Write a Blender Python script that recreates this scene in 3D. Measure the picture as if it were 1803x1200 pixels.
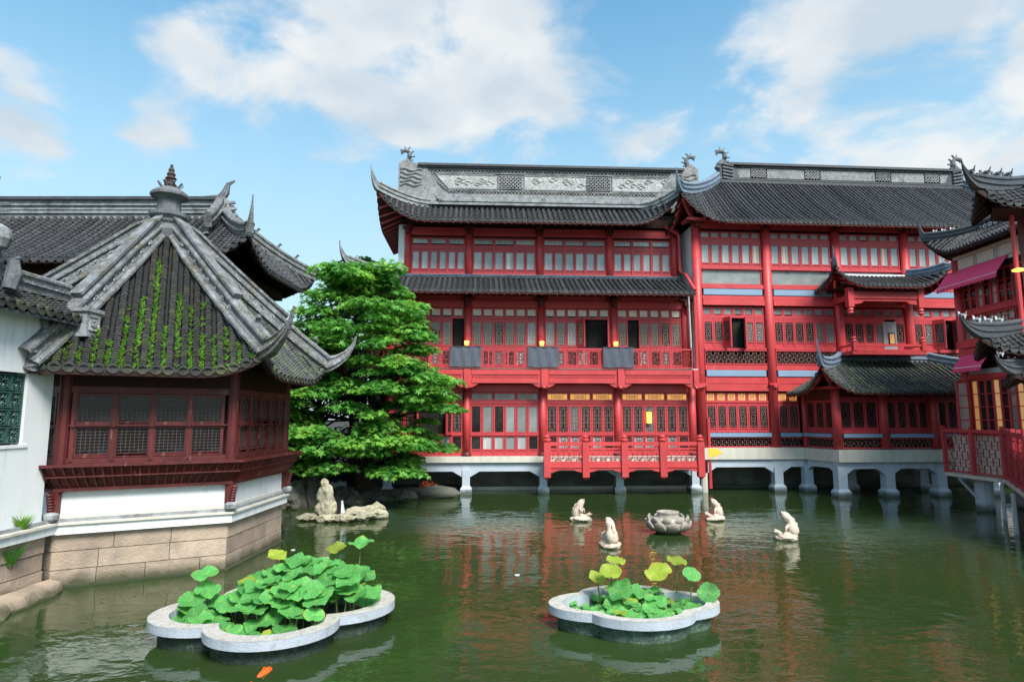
import bpy, math, random
import numpy as np
from mathutils import Vector, Matrix, Quaternion, noise as mnoise
R = math.radians
random.seed(7)
rng = np.random.default_rng(7)
for o in list(bpy.data.objects): bpy.data.objects.remove(o)
S = bpy.context.scene
COL = S.collection

# ------------------------------------------------------------------ camera, sky, sun, exposure
cam_d = bpy.data.cameras.new('camera'); cam = bpy.data.objects.new('camera', cam_d); COL.objects.link(cam)
cam.location = (0, 0, 3.0); cam.rotation_euler = (R(90) + math.atan(135/1100), 0, 0)
cam_d.sensor_width = 36; cam_d.sensor_fit = 'HORIZONTAL'; cam_d.lens = 36*1100/1803
cam_d.clip_end = 4000; cam_d.clip_start = .05
S.camera = cam
SUN_EL, SUN_AZ = 50, 150          # azimuth clockwise from +Y: behind the camera, to its right
sd = bpy.data.lights.new('sun', 'SUN'); sun = bpy.data.objects.new('sun', sd); COL.objects.link(sun)
sd.energy = 2.5; sd.angle = R(25); sd.color = (1, .95, .88)
sv = Vector((math.sin(R(SUN_AZ))*math.cos(R(SUN_EL)), math.cos(R(SUN_AZ))*math.cos(R(SUN_EL)), math.sin(R(SUN_EL))))
sun.rotation_euler = sv.to_track_quat('Z', 'Y').to_euler(); sun.location = (-20, -30, 40)
S.view_settings.view_transform = 'Standard'; S.view_settings.look = 'None'
S.view_settings.exposure = 1.43; S.view_settings.gamma = 1; S.view_settings.use_curve_mapping = False
S.render.engine = 'CYCLES'

W = bpy.data.worlds.new('World'); S.world = W; W.use_nodes = True
def world():
    nt = W.node_tree; N = nt.nodes; N.clear(); L = nt.links
    def nd(t, **k):
        n = N.new(t)
        for a, b in k.items(): setattr(n, a, b)
        return n
    def math_(op, a, b=None, clamp=False):
        n = nd('ShaderNodeMath', operation=op, use_clamp=clamp)
        for i, v in enumerate((a, b)):
            if v is None: continue
            if isinstance(v, (int, float)): n.inputs[i].default_value = v
            else: L.new(v, n.inputs[i])
        return n.outputs[0]
    out = nd('ShaderNodeOutputWorld'); bg = nd('ShaderNodeBackground'); bg.inputs[1].default_value = .1
    L.new(bg.outputs[0], out.inputs[0])
    sky = nd('ShaderNodeTexSky', sky_type='NISHITA'); sky.sun_disc = False
    sky.sun_elevation = R(SUN_EL); sky.sun_rotation = R(SUN_AZ); sky.air_density = 1.2; sky.dust_density = 1.2; sky.ozone_density = 1.5
    tc = nd('ShaderNodeTexCoord')
    nrm = nd('ShaderNodeVectorMath', operation='NORMALIZE'); L.new(tc.outputs['Generated'], nrm.inputs[0])
    sep = nd('ShaderNodeSeparateXYZ'); L.new(nrm.outputs[0], sep.inputs[0])
    zc = math_('ADD', math_('MAXIMUM', sep.outputs[2], 0), .22)
    px = math_('DIVIDE', sep.outputs[0], zc); py = math_('DIVIDE', sep.outputs[1], zc)
    cmb = nd('ShaderNodeCombineXYZ'); L.new(px, cmb.inputs[0]); L.new(py, cmb.inputs[1])
    nz = nd('ShaderNodeTexNoise'); nz.inputs['Scale'].default_value = 3.0; nz.inputs['Detail'].default_value = 9
    nz.inputs['Roughness'].default_value = .56; nz.inputs['Distortion'].default_value = .3
    L.new(cmb.outputs[0], nz.inputs['Vector'])
    # cloud banks: (direction, angular radius, weight)
    def dirn(x, y):
        c, s = math.cos(math.atan(135/1100)), math.sin(math.atan(135/1100))
        v = Vector((x-901.5, 1100*c-(600-y)*s, 1100*s+(600-y)*c)); return v.normalized()
    banks = [(560, 0, .3, .5), (880, 20, .25, .55), (640, 175, .17, .55), (770, 140, .19, .6), (900, 170, .16, .5), (1050, 200, .15, .45),
             (1180, 230, .13, .4), (320, 112, .09, .4), (270, 232, .085, .8), (10, 170, .12, .8), (20, 260, .09, .75),
             (1480, 85, .17, .5), (1600, 130, .2, .55), (1760, 90, .2, .5), (1680, 220, .15, .5), (600, 330, .12, .25), (1560, 250, .13, .4), (1400, 230, .12, .35)]
    tot = None
    for (x, y, r, w) in banks:
        d = nd('ShaderNodeVectorMath', operation='DISTANCE'); L.new(nrm.outputs[0], d.inputs[0]); d.inputs[1].default_value = dirn(x, y)
        mr = nd('ShaderNodeMapRange', interpolation_type='SMOOTHSTEP'); L.new(d.outputs['Value'], mr.inputs[0])
        mr.inputs[1].default_value = r; mr.inputs[2].default_value = 0; mr.inputs[3].default_value = 0; mr.inputs[4].default_value = w
        tot = mr.outputs[0] if tot is None else math_('ADD', tot, mr.outputs[0])
    tot = math_('MINIMUM', tot, .8)
    # outside the picture the clouds go on, thickened for whiter fill light: a broad noise decides where banks stand
    nb = nd('ShaderNodeTexNoise'); nb.inputs['Scale'].default_value = .9; nb.inputs['Detail'].default_value = 2; L.new(cmb.outputs[0], nb.inputs['Vector'])
    far = nd('ShaderNodeMapRange'); L.new(nb.outputs[0], far.inputs[0]); far.inputs[1].default_value = .38; far.inputs[2].default_value = .58; far.inputs[4].default_value = .6
    inview = nd('ShaderNodeMapRange'); L.new(sep.outputs[1], inview.inputs[0]); inview.inputs[1].default_value = .35; inview.inputs[2].default_value = .75
    inview.inputs[3].default_value = 1; inview.inputs[4].default_value = 0
    tot = math_('ADD', tot, math_('MULTIPLY', far.outputs[0], inview.outputs[0]))
    dens = math_('ADD', math_('MULTIPLY', nz.outputs[0], 1.7), math_('MULTIPLY', tot, .55))
    cm = nd('ShaderNodeMapRange', interpolation_type='SMOOTHSTEP'); L.new(dens, cm.inputs[0]); cm.inputs[1].default_value = .98; cm.inputs[2].default_value = 1.3
    # thin veil towards the horizon
    hz = nd('ShaderNodeMapRange', interpolation_type='SMOOTHSTEP'); L.new(sep.outputs[2], hz.inputs[0]); hz.inputs[1].default_value = .62; hz.inputs[2].default_value = .12; hz.inputs[4].default_value = .75
    tint = nd('ShaderNodeMixRGB', blend_type='MULTIPLY'); tint.inputs[0].default_value = 1; tint.inputs[2].default_value = (.62, .95, .92, 1)
    L.new(sky.outputs[0], tint.inputs[1])
    m0 = nd('ShaderNodeMixRGB'); L.new(hz.outputs[0], m0.inputs[0]); L.new(tint.outputs[0], m0.inputs[1]); m0.inputs[2].default_value = (2.35, 2.95, 3.3, 1)
    # cloud bodies: brighter tops, greyer undersides through a second, shifted noise
    sh = nd('ShaderNodeTexNoise'); sh.inputs['Scale'].default_value = 3.4; sh.inputs['Detail'].default_value = 7; L.new(cmb.outputs[0], sh.inputs['Vector'])
    cc = nd('ShaderNodeMixRGB'); shr = nd('ShaderNodeMapRange'); L.new(sh.outputs[0], shr.inputs[0]); shr.inputs[1].default_value = .36; shr.inputs[2].default_value = .6; L.new(shr.outputs[0], cc.inputs[0]); cc.inputs[1].default_value = (2.3, 2.65, 2.95, 1); cc.inputs[2].default_value = (3.35, 3.4, 3.4, 1)
    m1 = nd('ShaderNodeMixRGB'); L.new(math_('MULTIPLY', cm.outputs[0], .93), m1.inputs[0]); L.new(m0.outputs[0], m1.inputs[1]); L.new(cc.outputs[0], m1.inputs[2])
    L.new(m1.outputs[0], bg.inputs[0])
world()

# ------------------------------------------------------------------ materials
MATS = {}
def mat(name, col, rough=.6, var=.2, scale=3, bump=0, bscale=20, spec=.4, metal=0, rnd=.12, second=None, s_scale=1.2, s_lo=.5, s_hi=.65, stretch=(1, 1, 1), emit=None, estr=0, bkind='noise', coat=0, wl=None):
    m = bpy.data.materials.new(name); m.use_nodes = True; nt = m.node_tree; N = nt.nodes; L = nt.links
    b = N['Principled BSDF']; b.inputs['Roughness'].default_value = rough; b.inputs['Metallic'].default_value = metal
    b.inputs['Specular IOR Level'].default_value = spec; b.inputs['Coat Weight'].default_value = coat
    tc = N.new('ShaderNodeTexCoord'); mp = N.new('ShaderNodeMapping'); L.new(tc.outputs['Object'], mp.inputs[0]); mp.inputs['Scale'].default_value = stretch
    oi = N.new('ShaderNodeObjectInfo')
    nz = N.new('ShaderNodeTexNoise'); nz.inputs['Scale'].default_value = scale; nz.inputs['Detail'].default_value = 6; L.new(mp.outputs[0], nz.inputs['Vector'])
    rp = N.new('ShaderNodeMapRange'); L.new(nz.outputs[0], rp.inputs[0]); rp.inputs[1].default_value = .25; rp.inputs[2].default_value = .75
    mx = N.new('ShaderNodeMixRGB'); L.new(rp.outputs[0], mx.inputs[0])
    mx.inputs[1].default_value = tuple(max(0, c*(1-var)) for c in col)+(1,); mx.inputs[2].default_value = tuple(min(1, c*(1+var)) for c in col)+(1,)
    last = mx.outputs[0]
    if second:
        n2 = N.new('ShaderNodeTexNoise'); n2.inputs['Scale'].default_value = s_scale; n2.inputs['Detail'].default_value = 8; n2.inputs['Roughness'].default_value = .65; L.new(mp.outputs[0], n2.inputs['Vector'])
        r2 = N.new('ShaderNodeMapRange'); L.new(n2.outputs[0], r2.inputs[0]); r2.inputs[1].default_value = s_lo; r2.inputs[2].default_value = s_hi
        m2 = N.new('ShaderNodeMixRGB'); L.new(r2.outputs[0], m2.inputs[0]); L.new(last, m2.inputs[1]); m2.inputs[2].default_value = tuple(second)+(1,)
        last = m2.outputs[0]
    if rnd:
        hv = N.new('ShaderNodeHueSaturation'); rr = N.new('ShaderNodeMapRange'); L.new(oi.outputs['Random'], rr.inputs[0]); rr.inputs[3].default_value = 1-rnd; rr.inputs[4].default_value = 1+rnd
        L.new(rr.outputs[0], hv.inputs['Value']); L.new(last, hv.inputs['Color']); last = hv.outputs[0]
    if wl:                                                     # algae and wet stone up to the waterline mark
        ge = N.new('ShaderNodeNewGeometry'); sp = N.new('ShaderNodeSeparateXYZ'); L.new(ge.outputs['Position'], sp.inputs[0])
        ad = N.new('ShaderNodeMath'); ad.operation = 'MULTIPLY_ADD'; L.new(nz.outputs[0], ad.inputs[0]); ad.inputs[1].default_value = -wl*1.6; L.new(sp.outputs[2], ad.inputs[2])
        wr = N.new('ShaderNodeMapRange'); L.new(ad.outputs[0], wr.inputs[0]); wr.inputs[1].default_value = -wl*.55; wr.inputs[2].default_value = wl*.25; wr.inputs[3].default_value = .85; wr.inputs[4].default_value = 0
        mw = N.new('ShaderNodeMixRGB'); L.new(wr.outputs[0], mw.inputs[0]); L.new(last, mw.inputs[1]); mw.inputs[2].default_value = (.035, .045, .02, 1); last = mw.outputs[0]
    L.new(last, b.inputs['Base Color'])
    if emit:
        b.inputs['Emission Color'].default_value = tuple(emit)+(1,); b.inputs['Emission Strength'].default_value = estr
    if bump:
        bp = N.new('ShaderNodeBump'); bp.inputs['Strength'].default_value = bump; bp.inputs['Distance'].default_value = .03
        if bkind == 'noise':
            t = N.new('ShaderNodeTexNoise'); t.inputs['Scale'].default_value = bscale; t.inputs['Detail'].default_value = 6; o = t.outputs[0]
        elif bkind == 'carve':
            t = N.new('ShaderNodeTexNoise'); t.inputs['Scale'].default_value = bscale; t.inputs['Detail'].default_value = 2; t.inputs['Distortion'].default_value = 2.2; o = t.outputs[0]
            w = N.new('ShaderNodeMath'); w.operation = 'PINGPONG'; w.inputs[1].default_value = .09; L.new(o, w.inputs[0]); o = w.outputs[0]
            w2 = N.new('ShaderNodeMath'); w2.operation = 'MULTIPLY'; w2.inputs[1].default_value = 8; L.new(o, w2.inputs[0]); o = w2.outputs[0]
        L.new(mp.outputs[0], t.inputs['Vector']); L.new(o, bp.inputs['Height']); L.new(bp.outputs[0], b.inputs['Normal'])
    MATS[name] = m; return m

RED = mat('red_paint', (.5, .052, .058), .45, .16, 1.6, .15, 30, .4, rnd=.05, second=(.5, .12, .12), s_scale=2.5, s_lo=.56, s_hi=.84)
RED2 = mat('red_paint_window', (.45, .048, .058), .42, .12, 3, .1, 40, .4, rnd=.07)
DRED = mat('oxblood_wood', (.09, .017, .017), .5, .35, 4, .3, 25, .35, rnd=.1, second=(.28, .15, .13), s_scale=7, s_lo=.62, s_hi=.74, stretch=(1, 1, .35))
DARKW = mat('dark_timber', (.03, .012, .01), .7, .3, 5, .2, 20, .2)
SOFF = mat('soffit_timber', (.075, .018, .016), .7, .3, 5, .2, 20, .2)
TILE = mat('grey_roof_tile', (.042, .044, .049), .65, .45, 9, .25, 40, .3, rnd=.3, second=(.085, .088, .088), s_scale=5, s_lo=.55, s_hi=.8)
TILEM = mat('mossy_roof_tile', (.034, .034, .034), .7, .45, 9, .35, 50, .35, rnd=.25, second=(.075, .085, .03), s_scale=3.2, s_lo=.53, s_hi=.72)
TILEG = mat('lichen_roof_tile', (.06, .065, .065), .7, .4, 9, .35, 50, .35, rnd=.25, second=(.13, .17, .07), s_scale=2.5, s_lo=.5, s_hi=.7)
BED = mat('tile_bed', (.014, .014, .015), .85, .3, 9, .3, 40, .3)
STONE = mat('grey_carved_stone', (.3, .305, .31), .75, .22, 4, .9, 4.5, .3, bkind='carve', rnd=.06, second=(.14, .145, .15), s_scale=1.6, s_lo=.5, s_hi=.75)
PANEL = mat('pale_carved_panel', (.43, .44, .44), .75, .15, 4, 1.0, 3.2, .3, bkind='carve', rnd=.06, second=(.3, .31, .31), s_scale=3.5, s_lo=.58, s_hi=.72)
RIDGE = mat('ridge_mortar', (.24, .255, .27), .75, .35, 5, .5, 16, .3, rnd=.1, second=(.1, .1, .1), s_scale=3, s_lo=.5, s_hi=.7)
RIDGEB = mat('blue_grey_ridge', (.145, .19, .255), .6, .25, 5, .3, 16, .35, rnd=.08, second=(.09, .12, .16), s_scale=3, s_lo=.5, s_hi=.75)
RIDGED = mat('dark_ridge', (.05, .055, .065), .55, .3, 6, .4, 20, .4, rnd=.1)
RIDGEW = mat('weathered_ridge', (.21, .22, .235), .8, .4, 4, .9, 5, .3, bkind='carve', rnd=.1, second=(.13, .12, .08), s_scale=2.6, s_lo=.5, s_hi=.68)
DRAG = mat('ornament_stone', (.13, .14, .155), .75, .35, 6, .6, 14, .3, rnd=.1)
PLAST = mat('white_plaster', (.7, .715, .73), .85, .06, 1.4, .08, 14, .2, rnd=.02, second=(.34, .35, .33), s_scale=1.8, s_lo=.54, s_hi=.86, stretch=(2, 2, .35))
CREAM = mat('cream_concrete', (.55, .53, .47), .8, .1, 2, .2, 20, .2, rnd=.03, second=(.33, .31, .27), s_scale=1.4, s_lo=.55, s_hi=.8, stretch=(2, 2, .5))
BLUEG = mat('pale_blue_concrete', (.42, .48, .56), .7, .1, 2, .15, 20, .3, rnd=.03, second=(.3, .33, .36), s_scale=1.4, s_lo=.58, s_hi=.85, wl=0.22)
BLUEP = mat('blue_panel_paint', (.2, .3, .43), .5, .07, 1.2, 0, 20, .4, rnd=.03)
CONC = mat('dark_concrete', (.13, .135, .12), .85, .3, 1.5, .3, 14, .2, second=(.05, .055, .04), s_scale=1.2, s_lo=.45, s_hi=.75, stretch=(1, 1, 2), wl=0.15)
BLOCK = mat('sandstone_block', (.36, .28, .22), .85, .22, 2.6, .55, 22, .2, rnd=.16, second=(.2, .165, .14), s_scale=1.5, s_lo=.48, s_hi=.75, wl=0.22)
ROCK = mat('pale_rock', (.36, .33, .25), .85, .35, 5, .8, 12, .2, rnd=.15, second=(.1, .12, .05), s_scale=3, s_lo=.52, s_hi=.68, wl=0.1)
DROCK = mat('dark_rock', (.1, .1, .09), .85, .4, 4, .9, 8, .2, rnd=.2, second=(.05, .06, .03), s_scale=3, s_lo=.5, s_hi=.7, wl=0.12)
STAT = mat('pinkish_statue_stone', (.55, .45, .37), .8, .2, 6, .5, 24, .2, rnd=.06, second=(.3, .24, .18), s_scale=5, s_lo=.55, s_hi=.72, wl=0.07)
FOUNT = mat('lotus_bowl_stone', (.3, .27, .23), .8, .3, 6, .5, 24, .2, rnd=.08, second=(.5, .46, .4), s_scale=3, s_lo=.5, s_hi=.7, wl=0.1)
RIM = mat('planter_rim', (.37, .41, .47), .8, .12, 4, .3, 40, .25, rnd=.02, second=(.25, .27, .3), s_scale=5, s_lo=.55, s_hi=.75)
RIMT = mat('planter_rim_top', (.42, .4, .37), .9, .2, 9, .6, 60, .2, rnd=.02, second=(.24, .22, .2), s_scale=22, s_lo=.55, s_hi=.66)
PED = mat('planter_pedestal', (.03, .045, .035), .7, .5, 14, .8, 30, .3, rnd=.02, second=(.09, .14, .1), s_scale=9, s_lo=.56, s_hi=.7)
PED2 = mat('planter_pedestal_green', (.06, .1, .075), .7, .5, 10, .8, 30, .3, rnd=.02, second=(.16, .22, .17), s_scale=7, s_lo=.56, s_hi=.7)
SOIL = mat('planter_mud', (.012, .013, .01), .5, .3, 9, .4, 30)
PALEP = mat('curtained_pane', (.37, .39, .4), .08, .28, 3.5, 0, spec=.5, rnd=.16, stretch=(6, 1, .35))
PAPER = mat('paper_pane', (.68, .6, .52), .25, .12, 5, 0, spec=.4, rnd=.1)
GREYP = mat('grey_pane', (.2, .22, .22), .06, .25, 2, 0, spec=.6, rnd=.3)
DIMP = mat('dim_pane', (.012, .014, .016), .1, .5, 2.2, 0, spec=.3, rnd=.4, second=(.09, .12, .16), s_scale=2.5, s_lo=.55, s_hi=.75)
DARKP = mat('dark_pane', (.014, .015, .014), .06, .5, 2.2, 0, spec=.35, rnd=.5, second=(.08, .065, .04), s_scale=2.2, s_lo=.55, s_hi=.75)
OLIVEP = mat('painted_reflection_pane', (.06, .062, .045), .03, .5, 1.8, 0, spec=.9, rnd=.5, second=(.45, .47, .47), s_scale=1.1, s_lo=.6, s_hi=.63)  # pale patches paint sky reflections into the glass colour
BLACK = mat('shade_black', (.008, .007, .007), .8, .3, 3)  # flat near-black standing for the shade in rooms and pierced recesses
WARMP = mat('warm_lit_pane', (.5, .34, .18), .2, .25, 4, 0, rnd=.1, emit=(1, .55, .2), estr=.12)
LIT = mat('lit_transom', (.6, .35, .12), .3, .3, 9, 0, rnd=.15, emit=(1, .42, .08), estr=.26)
BLIND = mat('glowing_bamboo_blind', (.55, .3, .11), .6, .2, 3, .3, 30, stretch=(1, 1, 14), emit=(1, .5, .15), estr=.1)  # weak warm emission added so the surface glows like lamplight
LAMPM = mat('lamp_glow', (.9, .6, .15), .4, .05, 3, 0, emit=(1, .5, .07), estr=1.1)
TAN = mat('tan_lattice', (.4, .27, .2), .6, .1, 5)
LATG = mat('pale_lattice', (.2, .11, .1), .6, .15, 5)
LATR = mat('red_lattice', (.34, .025, .03), .5, .15, 5)
LATD = mat('wine_lattice', (.13, .04, .04), .5, .2, 5)
GRID = mat('fine_window_grid', (.09, .06, .055), .6, .2, 5)
GTILE = mat('green_glazed_tile', (.035, .085, .075), .3, .4, 5, .3, 20, .5, rnd=.2, second=(.12, .16, .15), s_scale=6, s_lo=.55, s_hi=.7)
SLATE = mat('slate_grey_cloth', (.085, .095, .125), .75, .15, 3, .3, 60, .3, rnd=.05)
PINK = mat('pink_awning', (.75, .07, .19), .65, .08, 2, .1, 30, .3, rnd=.03)
WHITEO = mat('white_glaze', (.7, .72, .74), .4, .1, 4)
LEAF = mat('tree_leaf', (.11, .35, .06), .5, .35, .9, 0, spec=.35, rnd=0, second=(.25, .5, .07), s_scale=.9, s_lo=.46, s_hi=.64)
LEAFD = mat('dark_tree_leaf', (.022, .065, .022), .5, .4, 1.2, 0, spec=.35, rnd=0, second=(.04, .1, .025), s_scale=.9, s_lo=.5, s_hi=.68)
BARK = mat('bark', (.04, .032, .025), .9, .3, 5, .6, 20, .1)
LOTUS = mat('lotus_leaf', (.1, .4, .1), .5, .2, 4, .25, 14, .35, rnd=.25, second=(.24, .52, .09), s_scale=2.2, s_lo=.5, s_hi=.7)
LOTUSY = mat('yellowing_lotus_leaf', (.33, .42, .04), .5, .25, 6, .2, 20, .4, rnd=.2, second=(.5, .4, .03), s_scale=4, s_lo=.55, s_hi=.7)
STALK = mat('lotus_stalk', (.12, .16, .05), .6, .2, 6)
GRASS = mat('roof_grass', (.2, .42, .05), .6, .3, 3, 0, rnd=0, second=(.26, .42, .05), s_scale=5, s_lo=.5, s_hi=.65)
FLOW = mat('orange_blossom', (.8, .12, .04), .6, .3, 5)
KOI = mat('koi_skin', (.85, .11, .015), .35, .15, 8)
MUD = mat('earth', (.03, .027, .02), .95, .3, 1, .4, 8)
YEL = mat('yellow_paint', (.75, .5, .06), .7, .15, 5, rnd=0)
METAL = mat('grey_pipe', (.36, .39, .42), .45, .1, 5)
BLK = mat('black_casing', (.012, .012, .013), .5, .1, 5)

def foliage_light(m, t=.45):
    nt = m.node_tree; b = nt.nodes['Principled BSDF']; out = [n for n in nt.nodes if n.type == 'OUTPUT_MATERIAL'][0]
    tr = nt.nodes.new('ShaderNodeBsdfTranslucent'); mx = nt.nodes.new('ShaderNodeMixShader'); mx.inputs[0].default_value = t
    nt.links.new(b.inputs['Base Color'].links[0].from_socket, tr.inputs[0])
    nt.links.new(b.outputs[0], mx.inputs[1]); nt.links.new(tr.outputs[0], mx.inputs[2]); nt.links.new(mx.outputs[0], out.inputs[0])
for m in (LEAF, LEAFD, LOTUS, LOTUSY, GRASS): foliage_light(m)

def veins(m):
    nt = m.node_tree; N = nt.nodes; L = nt.links; b = N['Principled BSDF']; src = b.inputs['Base Color'].links[0].from_socket
    tc = N.new('ShaderNodeTexCoord'); g = N.new('ShaderNodeTexGradient'); g.gradient_type = 'RADIAL'; L.new(tc.outputs['Object'], g.inputs[0])
    mu = N.new('ShaderNodeMath'); mu.operation = 'MULTIPLY'; mu.inputs[1].default_value = 19; L.new(g.outputs['Fac'], mu.inputs[0])
    pp = N.new('ShaderNodeMath'); pp.operation = 'PINGPONG'; pp.inputs[1].default_value = .5; L.new(mu.outputs[0], pp.inputs[0])
    vr = N.new('ShaderNodeMapRange'); L.new(pp.outputs[0], vr.inputs[0]); vr.inputs[1].default_value = .0; vr.inputs[2].default_value = .12; vr.inputs[3].default_value = .55; vr.inputs[4].default_value = 0
    mx = N.new('ShaderNodeMixRGB'); L.new(vr.outputs[0], mx.inputs[0]); L.new(src, mx.inputs[1]); mx.inputs[2].default_value = (.34, .58, .24, 1)
    ln = N.new('ShaderNodeVectorMath'); ln.operation = 'LENGTH'; L.new(tc.outputs['Object'], ln.inputs[0])
    nz = N.new('ShaderNodeTexNoise'); nz.inputs['Scale'].default_value = 3; L.new(tc.outputs['Object'], nz.inputs['Vector'])
    oi = N.new('ShaderNodeObjectInfo'); a1 = N.new('ShaderNodeMath'); a1.operation = 'MULTIPLY_ADD'; L.new(nz.outputs[0], a1.inputs[0]); a1.inputs[1].default_value = .8; L.new(ln.outputs['Value'], a1.inputs[2])
    a2 = N.new('ShaderNodeMath'); a2.operation = 'MULTIPLY_ADD'; L.new(oi.outputs['Random'], a2.inputs[0]); a2.inputs[1].default_value = .35; L.new(a1.outputs[0], a2.inputs[2])
    er = N.new('ShaderNodeMapRange'); L.new(a2.outputs[0], er.inputs[0]); er.inputs[1].default_value = 1.66; er.inputs[2].default_value = 1.85; er.inputs[4].default_value = .85
    m2 = N.new('ShaderNodeMixRGB'); L.new(er.outputs[0], m2.inputs[0]); L.new(mx.outputs[0], m2.inputs[1]); m2.inputs[2].default_value = (.5, .38, .08, 1)
    L.new(m2.outputs[0], b.inputs['Base Color'])
    for n in N:
        if n.type == 'BSDF_TRANSLUCENT': L.new(m2.outputs[0], n.inputs[0])
veins(LOTUS); veins(LOTUSY)

def water_mat():
    m = bpy.data.materials.new('pond_water'); m.use_nodes = True; nt = m.node_tree; N = nt.nodes; L = nt.links
    b = N['Principled BSDF']; b.inputs['Roughness'].default_value = .03; b.inputs['IOR'].default_value = 1.36; b.inputs['Specular IOR Level'].default_value = .6
    tc = N.new('ShaderNodeTexCoord')
    nz = N.new('ShaderNodeTexNoise'); nz.inputs['Scale'].default_value = .18; nz.inputs['Detail'].default_value = 3; L.new(tc.outputs['Object'], nz.inputs['Vector'])
    mx = N.new('ShaderNodeMixRGB'); L.new(nz.outputs[0], mx.inputs[0]); mx.inputs[1].default_value = (.014, .033, .009, 1); mx.inputs[2].default_value = (.033, .054, .016, 1)
    L.new(mx.outputs[0], b.inputs['Base Color'])
    prev = None
    for sc, st, dist, strech in ((.8, .3, .055, (1, 1.5, 1)), (2.8, .3, .024, (1, 1.5, 1)), (9, .15, .006, (1, 1.2, 1))):
        mp = N.new('ShaderNodeMapping'); mp.inputs['Scale'].default_value = strech; mp.inputs['Rotation'].default_value = (0, 0, .25*sc); L.new(tc.outputs['Object'], mp.inputs[0])
        t = N.new('ShaderNodeTexNoise'); t.inputs['Scale'].default_value = sc; t.inputs['Detail'].default_value = 2; t.inputs['Distortion'].default_value = .6; L.new(mp.outputs[0], t.inputs['Vector'])
        bp = N.new('ShaderNodeBump'); bp.inputs['Strength'].default_value = st; bp.inputs['Distance'].default_value = dist; L.new(t.outputs[0], bp.inputs['Height'])
        if prev: L.new(prev, bp.inputs['Normal'])
        prev = bp.outputs[0]
    L.new(prev, b.inputs['Normal']); return m
WATER = water_mat()

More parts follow.
